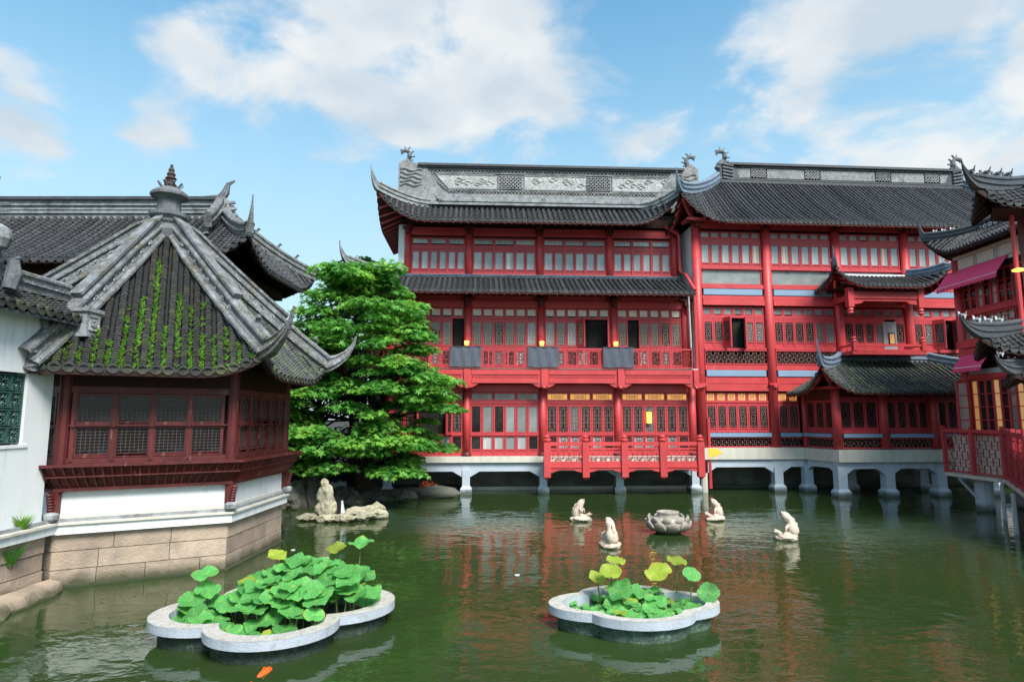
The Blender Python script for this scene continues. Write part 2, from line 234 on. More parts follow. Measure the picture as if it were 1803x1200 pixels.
# ------------------------------------------------------------------ mesh helpers
class MB:
    def __init__(s, xf=None): s.v = []; s.f = []; s.xf = xf
    def add(s, vs, fs):
        k = len(s.v)
        s.v += [tuple(s.xf @ Vector(v)) for v in vs] if s.xf else [tuple(v) for v in vs]
        s.f += [tuple(i+k for i in f) for f in fs]; return s
    def box(s, x0, x1, y0, y1, z0, z1):
        return s.add([(x0, y0, z0), (x1, y0, z0), (x1, y1, z0), (x0, y1, z0), (x0, y0, z1), (x1, y0, z1), (x1, y1, z1), (x0, y1, z1)],
                     [(3, 2, 1, 0), (4, 5, 6, 7), (0, 1, 5, 4), (1, 2, 6, 5), (2, 3, 7, 6), (3, 0, 4, 7)])
    def bar(s, p, q, w, h=None, up=(0, 0, 1)):
        p = Vector(p); q = Vector(q); d = (q-p).normalized(); u = Vector(up)
        if abs(d.dot(u)) > .95: u = Vector((0, 1, 0))
        r = d.cross(u).normalized()*w/2; u = r.cross(d).normalized()*(h or w)/2
        return s.add([p-r-u, p+r-u, p+r+u, p-r+u, q-r-u, q+r-u, q+r+u, q-r+u], [(0, 1, 2, 3), (7, 6, 5, 4), (4, 5, 1, 0), (5, 6, 2, 1), (6, 7, 3, 2), (7, 4, 0, 3)])
    def tube(s, pts, rad, n=8, cap=True):
        pts = [Vector(p) for p in pts]; vs = []; m = len(pts)
        if not hasattr(rad, '__len__'): rad = [rad]*m
        ref = Vector((0, 0, 1))
        for i, p in enumerate(pts):
            d = (pts[min(i+1, m-1)]-pts[max(i-1, 0)]).normalized()
            rr = ref if abs(d.dot(ref)) < .9 else Vector((0, 1, 0)); 
            a = d.cross(rr).normalized(); b = d.cross(a)
            vs += [p+(a*math.cos(2*math.pi*k/n)+b*math.sin(2*math.pi*k/n))*rad[i] for k in range(n)]
        fs = [(i*n+k, i*n+(k+1) % n, (i+1)*n+(k+1) % n, (i+1)*n+k) for i in range(m-1) for k in range(n)]
        if cap: fs += [tuple(range(n))[::-1], tuple(range((m-1)*n, m*n))]
        return s.add(vs, fs)
    def sweep(s, pts, prof, scale=None, up=(0, 0, 1)):
        pts = [Vector(p) for p in pts]; m = len(pts); n = len(prof); vs = []
        for i, p in enumerate(pts):
            d = (pts[min(i+1, m-1)]-pts[max(i-1, 0)]).normalized(); h = Vector((d.x, d.y, 0))
            if h.length < .15 and i > 0: r = lastr
            else: r = h.cross(Vector((0, 0, 1))).normalized()
            lastr = r; u = r.cross(d).normalized(); k = scale[i] if scale else 1
            if u.z < -.2: u = -u
            vs += [p+r*a*k+u*b*k for a, b in prof]
        fs = [(i*n+k, i*n+(k+1) % n, (i+1)*n+(k+1) % n, (i+1)*n+k) for i in range(m-1) for k in range(n)]
        fs += [tuple(range(n))[::-1], tuple(range((m-1)*n, m*n))]
        return s.add(vs, fs)
    def prism(s, poly, d0, d1, axis='y'):
        n = len(poly)
        f = {'y': lambda a, b, d: (a, d, b), 'z': lambda a, b, d: (a, b, d), 'x': lambda a, b, d: (d, a, b)}[axis]
        vs = [f(a, b, d0) for a, b in poly]+[f(a, b, d1) for a, b in poly]
        fs = [tuple(range(n)), tuple(range(n, 2*n))[::-1]]+[(k, k+n, (k+1) % n+n, (k+1) % n) for k in range(n)]
        return s.add(vs, fs)
    def lathe(s, prof, n=16, c=(0, 0, 0)):
        vs = [(c[0]+r*math.cos(2*math.pi*k/n), c[1]+r*math.sin(2*math.pi*k/n), c[2]+z) for r, z in prof for k in range(n)]; m = len(prof)
        fs = [(i*n+k, i*n+(k+1) % n, (i+1)*n+(k+1) % n, (i+1)*n+k) for i in range(m-1) for k in range(n)]
        fs += [tuple(range(n))[::-1], tuple(range((m-1)*n, m*n))]
        return s.add(vs, fs)
    def mesh(s, name, mat, smooth=False):
        me = bpy.data.meshes.new(name); me.from_pydata(s.v, [], s.f); me.materials.append(mat)
        if smooth: me.polygons.foreach_set('use_smooth', [True]*len(me.polygons))
        me.update(); return me
    def obj(s, name, mat, parent=None, smooth=False, loc=None, rz=0):
        return inst(name, s.mesh(name, mat, smooth), parent, loc, rz)

def inst(name, me, parent=None, loc=None, rz=0, xf=None):
    o = bpy.data.objects.new(name, me); COL.objects.link(o)
    if parent: o.parent = parent
    if xf is not None: o.matrix_basis = xf
    else:
        if loc: o.location = loc
        if rz: o.rotation_euler.z = rz
    return o
def tag(o, label, cat, group=None):
    o['label'] = label; o['category'] = cat
    if group: o['group'] = group
    return o
def thing(name, label, cat, loc=(0, 0, 0), rz=0, group=None):
    o = inst(name, None, None, loc, rz); o.empty_display_size = .3; return tag(o, label, cat, group)
def struct(o): o['kind'] = 'structure'; return o
def rot_bevel(o, w=.01):
    m = o.modifiers.new('bevel', 'BEVEL'); m.width = w; m.segments = 1; m.limit_method = 'ANGLE'; return o

# ------------------------------------------------------------------ roofs
PROF = [(-.1, -.06), (-.1, .1), (-.14, .1), (-.14, .15), (-.085, .15), (-.085, .27), (-.12, .27), (-.12, .32), (-.07, .37), (.07, .37), (.12, .32), (.12, .27), (.085, .27), (.085, .15), (.14, .15), (.14, .1), (.1, .1), (.1, -.06)]
def scaled(p, a, b): return [(x*a, y*b) for x, y in p]

class Face:
    """one roof slope: a along the eave, b inwards from it"""
    def __init__(s, o, a, n, A0, A1, kl, kr, B, ze, rise, pw=1.25, liftL=0, liftR=0, RL=1.8, push=.25):
        s.o = Vector((o[0], o[1], 0)); s.a = Vector((a[0], a[1], 0)).normalized(); s.n = Vector((n[0], n[1], 0)).normalized()
        s.A0, s.A1, s.kl, s.kr, s.B, s.ze, s.rise, s.pw, s.lL, s.lR, s.RL, s.push = A0, A1, kl, kr, B, ze, rise, pw, liftL, liftR, RL, push
    def lim(s, b): return s.A0+s.kl*b, s.A1-s.kr*b
    def pos(s, a, b):
        t = max(0, min(1, b/s.B)); l, r = s.lim(max(b, 0)); z = s.ze+s.rise*(.45*t+.55*t**s.pw)
        fade = (1-t)**1.3
        for lift, d in ((s.lL, a-l), (s.lR, r-a)):
            if lift: z += lift*fade*max(0, 1-max(d, 0)/s.RL)**2.3
        return s.o+s.a*a+s.n*b+Vector((0, 0, z))
    def hip(s, left, k=14, horn=(.3, .8), out=None):
        """points down the hip and out along the horn, with scales"""
        pts = []; sc = []
        for i in range(k+1):
            b = s.B*(1-i/k); l, r = s.lim(b); pts.append(s.pos(l if left else r, b)); sc.append(1)
        d = (pts[-1]-pts[-2]); h = Vector((d.x, d.y, 0)).normalized(); p = pts[-1]; sl = max(.25, min(1.2, d.z/max(.01, Vector((d.x, d.y, 0)).length)))
        n = 9
        for i in range(1, n+1):
            q = i/n
            pts.append(p+h*horn[0]*(1-(1-q)**1.6)+Vector((0, 0, horn[1]*(.35*q+.65*q**1.7)))); sc.append(max(.1, .08+.92*(1-q)**1.25))
        return pts, sc
    def build(s, roof, sp=.22, rad=.075, tl=.12, tmat=None, sofmat=None, rafters=True, ov=0):
        tmat = tmat or TILE
        m = MB(); na, nb = 26, 7
        g = []
        for j in range(nb+1):
            b = s.B*j/nb; l, r = s.lim(b)
            for i in range(na+1): g.append(s.pos(l+(r-l)*i/na, b)-Vector((0, 0, .02)))
        m.add(g, [(j*(na+1)+i, j*(na+1)+i+1, (j+1)*(na+1)+i+1, (j+1)*(na+1)+i) for j in range(nb) for i in range(na)])
        m.obj('tile_bed', BED, roof)
        m = MB(); m.add([v-Vector((0, 0, .09)) for v in g], [(j*(na+1)+i, (j+1)*(na+1)+i, (j+1)*(na+1)+i+1, j*(na+1)+i+1) for j in range(nb) for i in range(na)])
        e0 = [s.pos(s.A0+(s.A1-s.A0)*i/na, 0) for i in range(na+1)]      # fascia closing the edge
        m.add([v-Vector((0, 0, .02)) for v in e0]+[v-Vector((0, 0, .11)) for v in e0], [(i+na+1, i+na+2, i+1, i) for i in range(na)])
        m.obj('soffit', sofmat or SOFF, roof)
        if rafters:
            m = MB(); k = int((s.A1-s.A0)/.3)
            for i in range(k):
                a = s.A0+(i+.5)*(s.A1-s.A0)/k; bm = s.bmax(a)
                if bm < .2: continue
                bm = min(bm, 1.2); m.bar(s.pos(a, .04)-Vector((0, 0, .13)), s.pos(a, bm)-Vector((0, 0, .13)), .07, .08)
            m.obj('rafters', RED2 if sofmat is None else sofmat, roof)
        k = int((s.A1-s.A0)/sp); off = ((s.A1-s.A0)-k*sp)/2
        for i in range(k):
            a = s.A0+off+(i+.5)*sp; bm = s.bmax(a)
            if bm < .18: continue
            s.row(roof, a, bm, sp, rad, tl, tmat)
    def bmax(s, a):
        b = s.B
        if s.kl > 0: b = min(b, (a-s.A0)/s.kl)
        if s.kr > 0: b = min(b, (s.A1-a)/s.kr)
        return b
    def row(s, roof, a, bm, sp, rad, tl, tmat):
        m = MB(); L = bm*1.15; nt = max(2, int(L/tl)); vs = []; rings = []; ja = random.uniform(-.012, .012)
        for i in range(nt):
            b0 = bm*(1-i/nt); b1 = bm*(1-(i+1)/nt); w = random.uniform(.94, 1.06); dx = random.uniform(-.006, .006)
            for b, r in ((b0, rad*.77*w), (b1, rad*w)):
                p = s.pos(a+ja+dx, b); q = s.pos(a+ja+dx, b+.05); sl = (q.z-p.z)/.05
                up = (Vector((0, 0, 1))-s.n*sl).normalized()
                rings.append([p+s.a*math.cos(th)*r+up*(math.sin(th)*r+.01) for th in (0, .7, 1.57, 2.44, math.pi)])
        for r in rings: vs += r
        fs = [(i*5+k, i*5+k+1, (i+1)*5+k+1, (i+1)*5+k) for i in range(len(rings)-1) for k in range(4)]
        m.add(vs, fs)
        p = s.pos(a+ja, 0); c = p-s.n*.02; rr = rad*1.22                           # round end tile
        disc = [c+s.a*math.cos(t)*rr+Vector((0, 0, math.sin(t)*rr+.02)) for t in [2*math.pi*k/10 for k in range(10)]]
        m.add(disc+[v+s.n*.05 for v in disc], [tuple(range(10))]+[(k, k+10, (k+1) % 10+10, (k+1) % 10) for k in range(10)])
        a2 = a+sp/2                                                            # pointed drip tile
        if a2 < s.A1-.02:
            p = s.pos(a2, 0)-s.n*.0; h = sp/2-rad*.55
            tri = [p-s.a*h+Vector((0, 0, .03)), p-s.a*h*.8-Vector((0, 0, rad*.6)), p-Vector((0, 0, rad*1.05)), p+s.a*h*.8-Vector((0, 0, rad*.6)), p+s.a*h+Vector((0, 0, .03))]
            m.add(tri+[v+s.n*.03 for v in tri], [(0, 1, 2, 3, 4)]+[(k, k+5, (k+1) % 5+5, (k+1) % 5) for k in range(5)])
        return m.obj('tile_row', tmat, roof)

def hip_ridge(roof, pts, sc, mat_, w=1, h=1, fins=True):
    m = MB(); m.sweep(pts, scaled(PROF, w, h), sc); return m.obj('hip_ridge', mat_, roof)

# ------------------------------------------------------------------ facade pieces
CACHE = {}
def leaf_meshes(w, h, p0, p1, st, fm, lat, pm, lm, cols=1, rows=1):
    key = (round(w, 2), round(h, 2), round(p0, 2), round(p1, 2), st, fm.name, lat, pm.name, cols, rows)
    if key in CACHE: return CACHE[key]
    f = MB(); t = .035
    f.box(0, st, -t, t, 0, h); f.box(w-st, w, -t, t, 0, h); f.box(st, w-st, -t, t, p1, h)
    if p0 > .02:
        f.box(st, w-st, -t, t, p0-.05, p0); f.box(st, w-st, -t, t, 0, .06)
        if p0 > .16: f.box(st, w-st, -t*.3, t*.5, .06, p0-.05)
    for i in range(1, cols):
        x = st+(w-2*st)*i/cols; f.box(x-.014, x+.014, -t*.8, t*.8, p0, p1)
    for j in range(1, rows):
        z = p0+(p1-p0)*j/rows; f.box(st, w-st, -t*.75, t*.75, z-.014, z+.014)
    p = MB(); p.box(st*.9, w-st*.9, .0, .012, p0-.01, p1+.01)
    l = None
    if lat:
        l = MB(); x0, x1, z0, z1 = st, w-st, p0, p1; W_, H_ = x1-x0, z1-z0; b = .016 if lat != 'grid' else .0075; y0, y1 = -.022, -.004
        V = lambda x, a, c: l.box(x0+W_*x-b/2, x0+W_*x+b/2, y0, y1, z0+H_*a, z0+H_*c)
        H = lambda z, a, c: l.box(x0+W_*a, x0+W_*c, y0+.003, y1-.003, z0+H_*z-b/2, z0+H_*z+b/2)
        if lat == 'step':
            V(.16, 0, 1); V(.84, 0, 1); V(.34, .1, .9); V(.66, .1, .9); H(.05, .16, .84); H(.95, .16, .84); H(.1, .34, .66); H(.9, .34, .66)
            for z in (.22, .36, .5, .64, .78): H(z, 0, .34); H(z, .66, 1)
            H(.36, .34, .66); H(.64, .34, .66); V(.5, .9, 1); V(.5, 0, .1)
        elif lat == 'oval':
            V(.2, .0, 1); V(.8, 0, 1); H(.06, 0, 1); H(.94, 0, 1); V(.38, .06, .3); V(.62, .06, .3); V(.38, .7, .94); V(.62, .7, .94)
            H(.3, .2, .8); H(.7, .2, .8); V(.5, .3, .42); V(.5, .58, .7); H(.42, .3, .7); H(.58, .3, .7); V(.3, .42, .58); V(.7, .42, .58)
        elif lat == 'grid':
            for i in range(1, 7): V(i/7, 0 if i % 2 else .15, 1 if i % 3 else .8)
            for j in range(1, 8): H(j/8, 0, 1)
    CACHE[key] = (f.mesh('window', fm), p.mesh('pane', pm), l.mesh('lattice', lm) if l else None); return CACHE[key]
def leaf(T, u, d, z, w, h, p0, p1, st=.06, fm=None, lat=None, pm=None, lm=None, rz=0, cols=1, rows=1, xf=None, name='window'):
    f, p, l = leaf_meshes(w, h, p0, p1, st, fm or RED2, lat, pm or DARKP, lm or TAN, cols, rows)
    M = Matrix.Translation((u, d, z))@Matrix.Rotation(rz, 4, 'Z')
    if xf: M = xf@M
    o = inst(name, f, T, xf=M); inst('pane', p, o)
    if l: inst('lattice', l, o)
    return o
def row(T, u0, u1, d, z, h, n, p0, p1, kinds, gap=.012, open_={}, **k):
    """n leaves side by side; kinds: a pane material or list; open_: index -> None (leaf away) or (angle, hinge)"""
    w = (u1-u0)/n
    for i in range(n):
        pm = kinds[i % len(kinds)] if isinstance(kinds, (list, tuple)) else kinds
        if i in open_:
            v = open_[i]
            MB().box(u0+i*w+.01, u0+(i+1)*w-.01, d+.1, d+.14, z, z+h).obj('opening_dark_sheet', BLACK, T)  # near-black sheet stands for the unlit room
            if v is None: continue
            ang, hinge = v
            leaf(T, u0+i*w if hinge == 'l' else u0+(i+1)*w, d-.04, z, w-gap, h, p0, p1, pm=pm, rz=-ang if hinge == 'l' else math.pi+ang, **k)
            continue
        leaf(T, u0+i*w+gap/2, d, z, w-gap, h, p0, p1, pm=pm, **k)
def column(T, u, d, z0, z1, r, mt=RED, n=14, name='column'):
    m = MB(); m.tube([(u, d, z0), (u, d, z1)], r, n); o = m.obj(name, mt, T)
    o.data.polygons.foreach_set('use_smooth', [len(p.vertices) == 4 for p in o.data.polygons]); return o
def beam(T, u0, u1, d0, d1, z0, z1, mt=RED, name='beam'):
    return MB().box(u0, u1, d0, d1, z0, z1).obj(name, mt, T)
def key_lattice(m, u0, u1, z0, z1, d, pitch=.1, b=.02, dep=.03, seed=0):
    """meander lattice of short crossing bars"""
    nx = max(2, round((u1-u0)/pitch)); nz = max(2, round((z1-z0)/pitch)); px = (u1-u0)/nx; pz = (z1-z0)/nz
    for j in range(1, nz):
        for i in range(nx):
            if (i+2*j+seed) % 4 in (0, 1): m.box(u0+i*px-b/2, u0+(i+1)*px+b/2, d-dep/2, d+dep/2, z0+j*pz-b/2, z0+j*pz+b/2)
    for i in range(1, nx):
        for j in range(nz):
            if (j+2*i+seed+1) % 4 in (0, 1): m.box(u0+i*px-b/2, u0+i*px+b/2, d-dep/2+.003, d+dep/2-.003, z0+j*pz-b/2, z0+(j+1)*pz+b/2)
    return m
def railing(T, u0, u1, d, z0, z1, pitch=.1, lm=None, rm=None, b=.02, xf=None, posts=None, top=.07, seed=0):
    m = MB(xf); m.box(u0, u1, d-.045, d+.045, z1-top, z1); m.box(u0, u1, d-.04, d+.04, z0, z0+.05)
    for i in range((posts or 0)+1):
        u = u0+(u1-u0)*i/max(1, posts or 1); m.box(u-.03 if 0 < i else u, u+.03 if i < (posts or 1) else u, d-.035, d+.035, z0+.05, z1-top)
    o = m.obj('railing', rm or RED2, T)
    l = MB(xf); key_lattice(l, u0+.03, u1-.03, z0+.05, z1-top, d, pitch, b, seed=seed); l.obj('lattice', lm or LATR, o); return o
def dia_lattice(m, u0, u1, z0, z1, d, pitch, b, dep=.02):
    """diamond lattice clipped to a rectangle"""
    H = z1-z0; n = int((u1-u0+H)/pitch)+1
    for k in range(n+1):
        for sg in (1, -1):
            x = u0-H+k*pitch if sg == 1 else u0+k*pitch
            pts = []
            a, c = (x, x+H) if sg == 1 else (x, x-H)
            lo, hi = min(a, c), max(a, c); lo2, hi2 = max(lo, u0), min(hi, u1)
            if hi2-lo2 < .01: continue
            z = lambda q: z0+(q-x)*sg
            m.bar((lo2, d, z(lo2)), (hi2, d, z(hi2)), b, dep, up=(0, 1, 0))
    return m
def arch_beam(T, u0, u1, d0, d1, z0, z1, drop=.22, run=.38, mt=BLUEG):
    m = MB(); m.prism([(u0, z1), (u0, z0-drop), (u0+run, z0), (u1-run, z0), (u1, z0-drop), (u1, z1)][::-1], d0, d1); return m.obj('beam', mt, T)
def pier(T, u, d, zt, w=.3, zb=-.6, cap=.3):
    m = MB(); m.box(u-w/2, u+w/2, d-w/2, d+w/2, cap, zt)
    a = w/2+.1; m.lathe([(a*1.3, zb), (a*1.3, cap-.1), (w*.7, cap+.02)], 4); m2 = m
    vs = m2.v[8:]; m2.v = m2.v[:8]+[((x*math.cos(R(45))-y*math.sin(R(45)))+u, (x*math.sin(R(45))+y*math.cos(R(45)))+d, z) for x, y, z in vs]
    return m2.obj('pier', BLUEG, T)
def dragon(T, u, d, z, s, flip=1, mt=None):
    """curling ridge dragon: swirled shoulder, arched neck, head turned back, spines"""
    m = MB(); P = lambda a, b: (u+flip*a*s, d, z+b*s)
    pts = [P(.0, -.1), P(.12, .15), P(.3, .38), P(.42, .62), P(.4, .85), P(.24, 1.0), P(.05, 1.0), P(-.06, .9), P(-.08, .78)]
    m.tube(pts, [q*s for q in (.26, .24, .2, .16, .14, .13, .12, .09, .045)], 8)
    m.tube([P(.05, 1.02), P(-.1, 1.06), P(-.2, .98)], [.07*s, .05*s, .02*s], 6)          # snout
    m.tube([P(.12, 1.08), P(.16, 1.22), P(.06, 1.3)], [.05*s, .03*s, .01*s], 5)          # horn
    for (a, b), (c, e) in zip([(.5, .4), (.58, .62), (.54, .85), (.38, 1.08)], [(.66, .42), (.76, .66), (.68, .98), (.46, 1.24)]):
        m.bar(P(a-.12, b-.02), P(c-.02, e), .1*s, .05*s)
    for k in range(5):                                                          # curled mane low on the ridge
        m.tube([P(.3+.2*k, -.05), P(.36+.2*k, .22-.03*k), P(.46+.2*k, .2-.03*k), P(.48+.2*k, .08)], [.1*s, .09*s, .08*s, .03*s], 6)
    return m.obj('dragon_ornament', mt or DRAG, T)

# ------------------------------------------------------------------ ground, water
m = MB(); m.add([(-400, -400, -1.2), (400, -400, -1.2), (400, 900, -1.2), (-400, 900, -1.2)], [(0, 1, 2, 3)]); struct(m.obj('ground', MUD))
m = MB(); m.add([(-60, -40, 0), (70, -40, 0), (70, 60, 0), (-60, 60, 0)], [(0, 1, 2, 3)]); struct(m.obj('water', WATER))
def bank():
    poly = [(-60, 16.5), (-14, 16.5), (-9.5, 17.5), (-8.2, 20.6), (-6.5, 21.9), (-4.6, 22.8), (-3.2, 24.1), (-2.3, 25.2), (-2.0, 27), (-1.9, 27.3), (8, 28), (24, 29), (60, 29), (400, 60), (400, 880), (-400, 880), (-400, 16.5)]
    m = MB(); m.prism(poly, -1.1, .22, 'z'); struct(m.obj('bank', MUD))
bank()

# ------------------------------------------------------------------ left red hall (three storeys, tall carved ridge)
LW = thing('red_hall', 'red three-storey timber hall with a tall pale carved ridge wall, directly behind the maple', 'building', (-1.86, 25.4, 0), math.atan2(.5, 9.26))
def left_hall(T):
    cu = [-3.08, .03, 3.11, 6.2, 9.3]
    core = MB(); core.box(-3.9, 9.45, .35, 7, 1.3, 4.9); core.box(-3.9, 9.45, .95, 7, 4.9, 8.9); core.obj('core', DARKW, T)
    c = MB(); c.box(-2.95, 9.3, 1.45, 7, 8.9, 12.1); c.obj('upper_core', PLAST, T)
    MB().box(-3.98, -3.9, .35, 7, 1.3, 8.3).obj('end_wall', PLAST, T)
    MB().box(-2.99, -2.72, 1.02, 1.44, 8.9, 11.3).obj('end_wall', PLAST, T)
    # --- piers, slab, back wall under the floor
    MB().box(-4.2, 9.5, 1.5, 1.9, -.9, .92).obj('back_wall', CONC, T)
    MB().box(-4.2, 9.5, 1.32, 1.5, -.5, .13).obj('wall_footing', CREAM, T)
    for u in cu[1:]: pier(T, u, .0, .95, .3)
    pier(T, -3.08, 0, .95, .3)
    for a, b in zip(cu, cu[1:]): arch_beam(T, a+.152, b-.152, -.1, .1, .88, 1.22)
    for u in cu: MB().box(u-.15, u+.15, -.11, .11, .95, 1.22).obj('beam_end', BLUEG, T)
    MB().box(-4.2, 3.3, -.22, 7, 1.235, 1.47).obj('floor_slab', CREAM, T)
    MB().box(3.3, 9.5, -.2, 7, 1.235, 1.46).obj('floor_slab', CREAM, T)
    # --- ground floor
    for u in cu: column(T, u, 0, 1.47, 4.4, .15)
    for u in cu: MB().lathe([(.2, 0), (.2, .08), (.155, .16)], 12, (u, 0, 1.47)).obj('column_base', DRED, T)
    for bi, (a, b) in enumerate(zip(cu, cu[1:])):
        a += .15; b -= .15
        dk = [DARKP, DARKP, GREYP, DARKP, DARKP, DARKP] if bi != 1 else [DARKP, GREYP, DARKP, GREYP, GREYP, GREYP]
        op = {3: None, 2: (1.35, 'l'), 4: (1.2, 'r')} if bi == 0 else {}
        row(T, a, b, .05, 2.33, 1.22, 6, .1, 1.13, dk, open_=op, lat='step' if bi != 1 else None, lm=LATG)
        lk = [DARKP, PALEP, PALEP, GREYP, PALEP, DARKP] if bi < 2 else [DARKP, PALEP, PALEP, DARKP, PALEP, DARKP]
        row(T, a, b, .05, 1.48, .82, 6, .27, .76, lk, lat='oval' if bi > 1 else None, lm=LATD)
        beam(T, a, b, -.02, .12, 2.29, 2.34, RED2)
        beam(T, a, b, .0, .1, 3.56, 3.72, RED2)
        row(T, a, b, .05, 3.72, .31, 3, .0, .25, LIT if bi > 1 else GREYP, lat='oval', lm=TAN, name='transom_window')
        beam(T, a, b, -.06, .12, 4.04, 4.34)
    # --- balcony and its carved beam
    MB().box(-4.1, 9.42, -.55, .9, 4.93, 4.97).obj('balcony_floor', CREAM, T)
    for a, b in zip(cu, cu[1:]):
        m = MB(); m.prism([(a+.0, 4.9), (a, 4.28), (a+.35, 4.28), (a+.45, 4.36), (b-.45, 4.36), (b-.35, 4.28), (b, 4.28), (b, 4.9)][::-1], -.6, -.45)
        m.box(a+.2, b-.2, -.63, -.6, 4.71, 4.9); m.box(a+.2, b-.2, -.63, -.6, 4.37, 4.55); m.obj('balcony_beam', RED, T)
        m = MB(); n = 22
        for i in range(n):
            u = a+.2+(b-a-.4)*(i+.5)/n; w = (b-a-.4)/n
            m.box(u-w*.42, u+w*.1, -.625, -.6, 4.6, 4.66); m.box(u-w*.05, u+w*.1, -.625, -.6, 4.56, 4.66)
        m.obj('carved_fret', RED2, T)['kind'] = 'stuff'
    for u in cu:
        m = MB(); m.box(u-.11, u+.11, -.68, -.45, 4.24, 4.92); m.lathe([(.09, 0), (.13, .06), (.1, .12)], 10, (u, -.57, 4.14)); m.obj('beam_post', RED, T)
        m = MB(); m.prism([(u-.5, 4.36), (u-.32, 4.25), (u-.2, 4.2), (u+.2, 4.2), (u+.32, 4.25), (u+.5, 4.36)][::-1], -.595, -.47); m.obj('bracket', RED, T)
    ru = [-3.9, -.65, 2.45, 5.5, 9.2]
    for i, (a, b) in enumerate(zip(ru, ru[1:])): railing(T, a, b-.01, -.55, 4.98, 5.78, .1, posts=4, top=.06, seed=i)
    # --- middle storey
    for u in cu: column(T, u, .5, 4.97, 7.95, .16)
    for bi, (a, b) in enumerate(zip(cu, cu[1:])):
        a += .16; b -= .16
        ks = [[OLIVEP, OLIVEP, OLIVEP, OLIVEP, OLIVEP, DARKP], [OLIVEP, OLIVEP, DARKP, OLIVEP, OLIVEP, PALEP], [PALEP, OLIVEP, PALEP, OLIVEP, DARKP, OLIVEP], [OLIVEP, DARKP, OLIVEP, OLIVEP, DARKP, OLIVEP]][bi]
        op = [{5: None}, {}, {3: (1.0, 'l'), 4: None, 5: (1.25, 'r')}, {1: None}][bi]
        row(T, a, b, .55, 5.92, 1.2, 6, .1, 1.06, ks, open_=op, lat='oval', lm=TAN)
        row(T, a, b, .55, 4.98, .92, 6, .22, .78, [DARKP, PALEP, DARKP, GREYP, DARKP, PALEP][bi:]+[DARKP], lat='step', lm=LATD)
        beam(T, a, b, .5, .62, 7.13, 7.2, RED2)
        row(T, a, b, .55, 7.2, .38, 6, .06, .33, PAPER, name='transom_window')
        beam(T, a, b, .44, .64, 7.6, 7.88); beam(T, a, b, .52, .66, 7.9, 8.12)
    for u in cu:
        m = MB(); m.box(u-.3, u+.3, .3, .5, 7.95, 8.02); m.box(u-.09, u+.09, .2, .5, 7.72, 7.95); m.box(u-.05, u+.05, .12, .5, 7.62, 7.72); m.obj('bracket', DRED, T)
    # --- middle roof
    rf = MB().box(-4.3, 9.35, .45, 1.02, 8.13, 8.3).obj('roof', DARKW, T)
    f = Face((0, -.9), (1, 0), (0, 1), -4.75, 9.3, .97, 0, 1.98, 8.03, 1.0, 1.1, 1.05, 0, 2.3); f.build(rf, .215, .075, .2)
    p, s = f.hip(True, horn=(.38, .85)); hip_ridge(rf, p, s, RIDGE, 1, .9)
    g = Face((-4.75, 6), (0, -1), (1, 0), 0, 6.9, 0, 1.03, 1.92, 8.03, 1.0, 1.1, 0, 1.05, 2.3); g.build(rf, .215, .075, .2)
    m = MB(); m.sweep([(-2.85, 1.0, 9.0), (9.3, 1.0, 9.0)], scaled(PROF, .8, .35)); m.obj('wall_ridge', RIDGEB, rf)
    # --- top storey
    tu = [-2.6, .05, 3.13, 6.22, 9.1]
    MB().box(-2.72, 9.3, 1.06, 1.2, 9.0, 9.2).obj('sill', RED, T)
    for u in tu: column(T, u, 1.1, 9.0, 11.3, .16)
    for bi, (a, b) in enumerate(zip(tu, tu[1:])):
        a += .16; b -= .16
        ks = [PALEP]*6
        if bi == 1: MB().box(a+(b-a)*.545, a+(b-a)*.585, 1.132, 1.138, 9.42, 10.12).obj('painted_light_gap', PAPER, T)  # pale strip on the pane stands for room light between curtains
        row(T, a, b, 1.14, 9.2, 1.06, 6, .2, .95, ks)
        beam(T, a, b, 1.1, 1.2, 10.27, 10.45, RED2)
        row(T, a, b, 1.14, 10.45, .32, 3, .06, .26, PALEP, name='transom_window')
        for k in (1, 2): beam(T, a+(b-a)*k/3-.05, a+(b-a)*k/3+.05, 1.07, 1.1, 9.2, 10.77, RED2)
        beam(T, a, b, 1.04, 1.22, 10.86, 11.22)
        MB().box(a, b, 1.15, 1.2, 10.77, 10.86).obj('shadow_gap', DARKW, T)
    for u in tu:
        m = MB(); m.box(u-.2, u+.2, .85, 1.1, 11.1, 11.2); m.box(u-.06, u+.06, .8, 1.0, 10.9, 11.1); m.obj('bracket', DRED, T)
    # --- top roof
    rf = MB().box(-2.9, 9.2, .95, 1.4, 11.3, 11.7).obj('roof', DARKW, T)
    f = Face((0, -.35), (1, 0), (0, 1), -3.75, 8.95, 1.7, 1.1, 1.25, 11.12, .95, 1.2, 1.25, 1.25, 2.1); f.build(rf, .222, .08, .2)
    for L_ in (True, False):
        p, s = f.hip(L_, horn=(.28, .95) if L_ else (.2, .95)); hip_ridge(rf, p, s, RIDGE, 1.1, 1)
    g = Face((-3.75, 5), (0, -1), (1, 0), 0, 5.35, 0, .6, 2.1, 11.12, .95, 1.2, 0, 1.25, 2.1); g.build(rf, .222, .08, .2)
    # --- carved ridge wall
    rw = MB().box(-3.05, 10.3, .95, 1.35, 12.0, 13.85).obj('ridge_wall', STONE, T)
    for z, dd in ((12.12, .3), (12.3, .22), (12.42, .16), (12.55, .1)):
        MB().box(-1.6+dd*1.5 if dd < .3 else -1.8, 9.0, .95-dd, .95, z, z+.1).obj('moulding', RIDGE, rw)
    MB().box(-2.1, 9.5, .82, 1.45, 13.85, 13.92).obj('coping', RIDGED, rw); MB().box(-2.2, 9.6, .76, 1.5, 13.92, 14.02).obj('coping', RIDGED, rw)
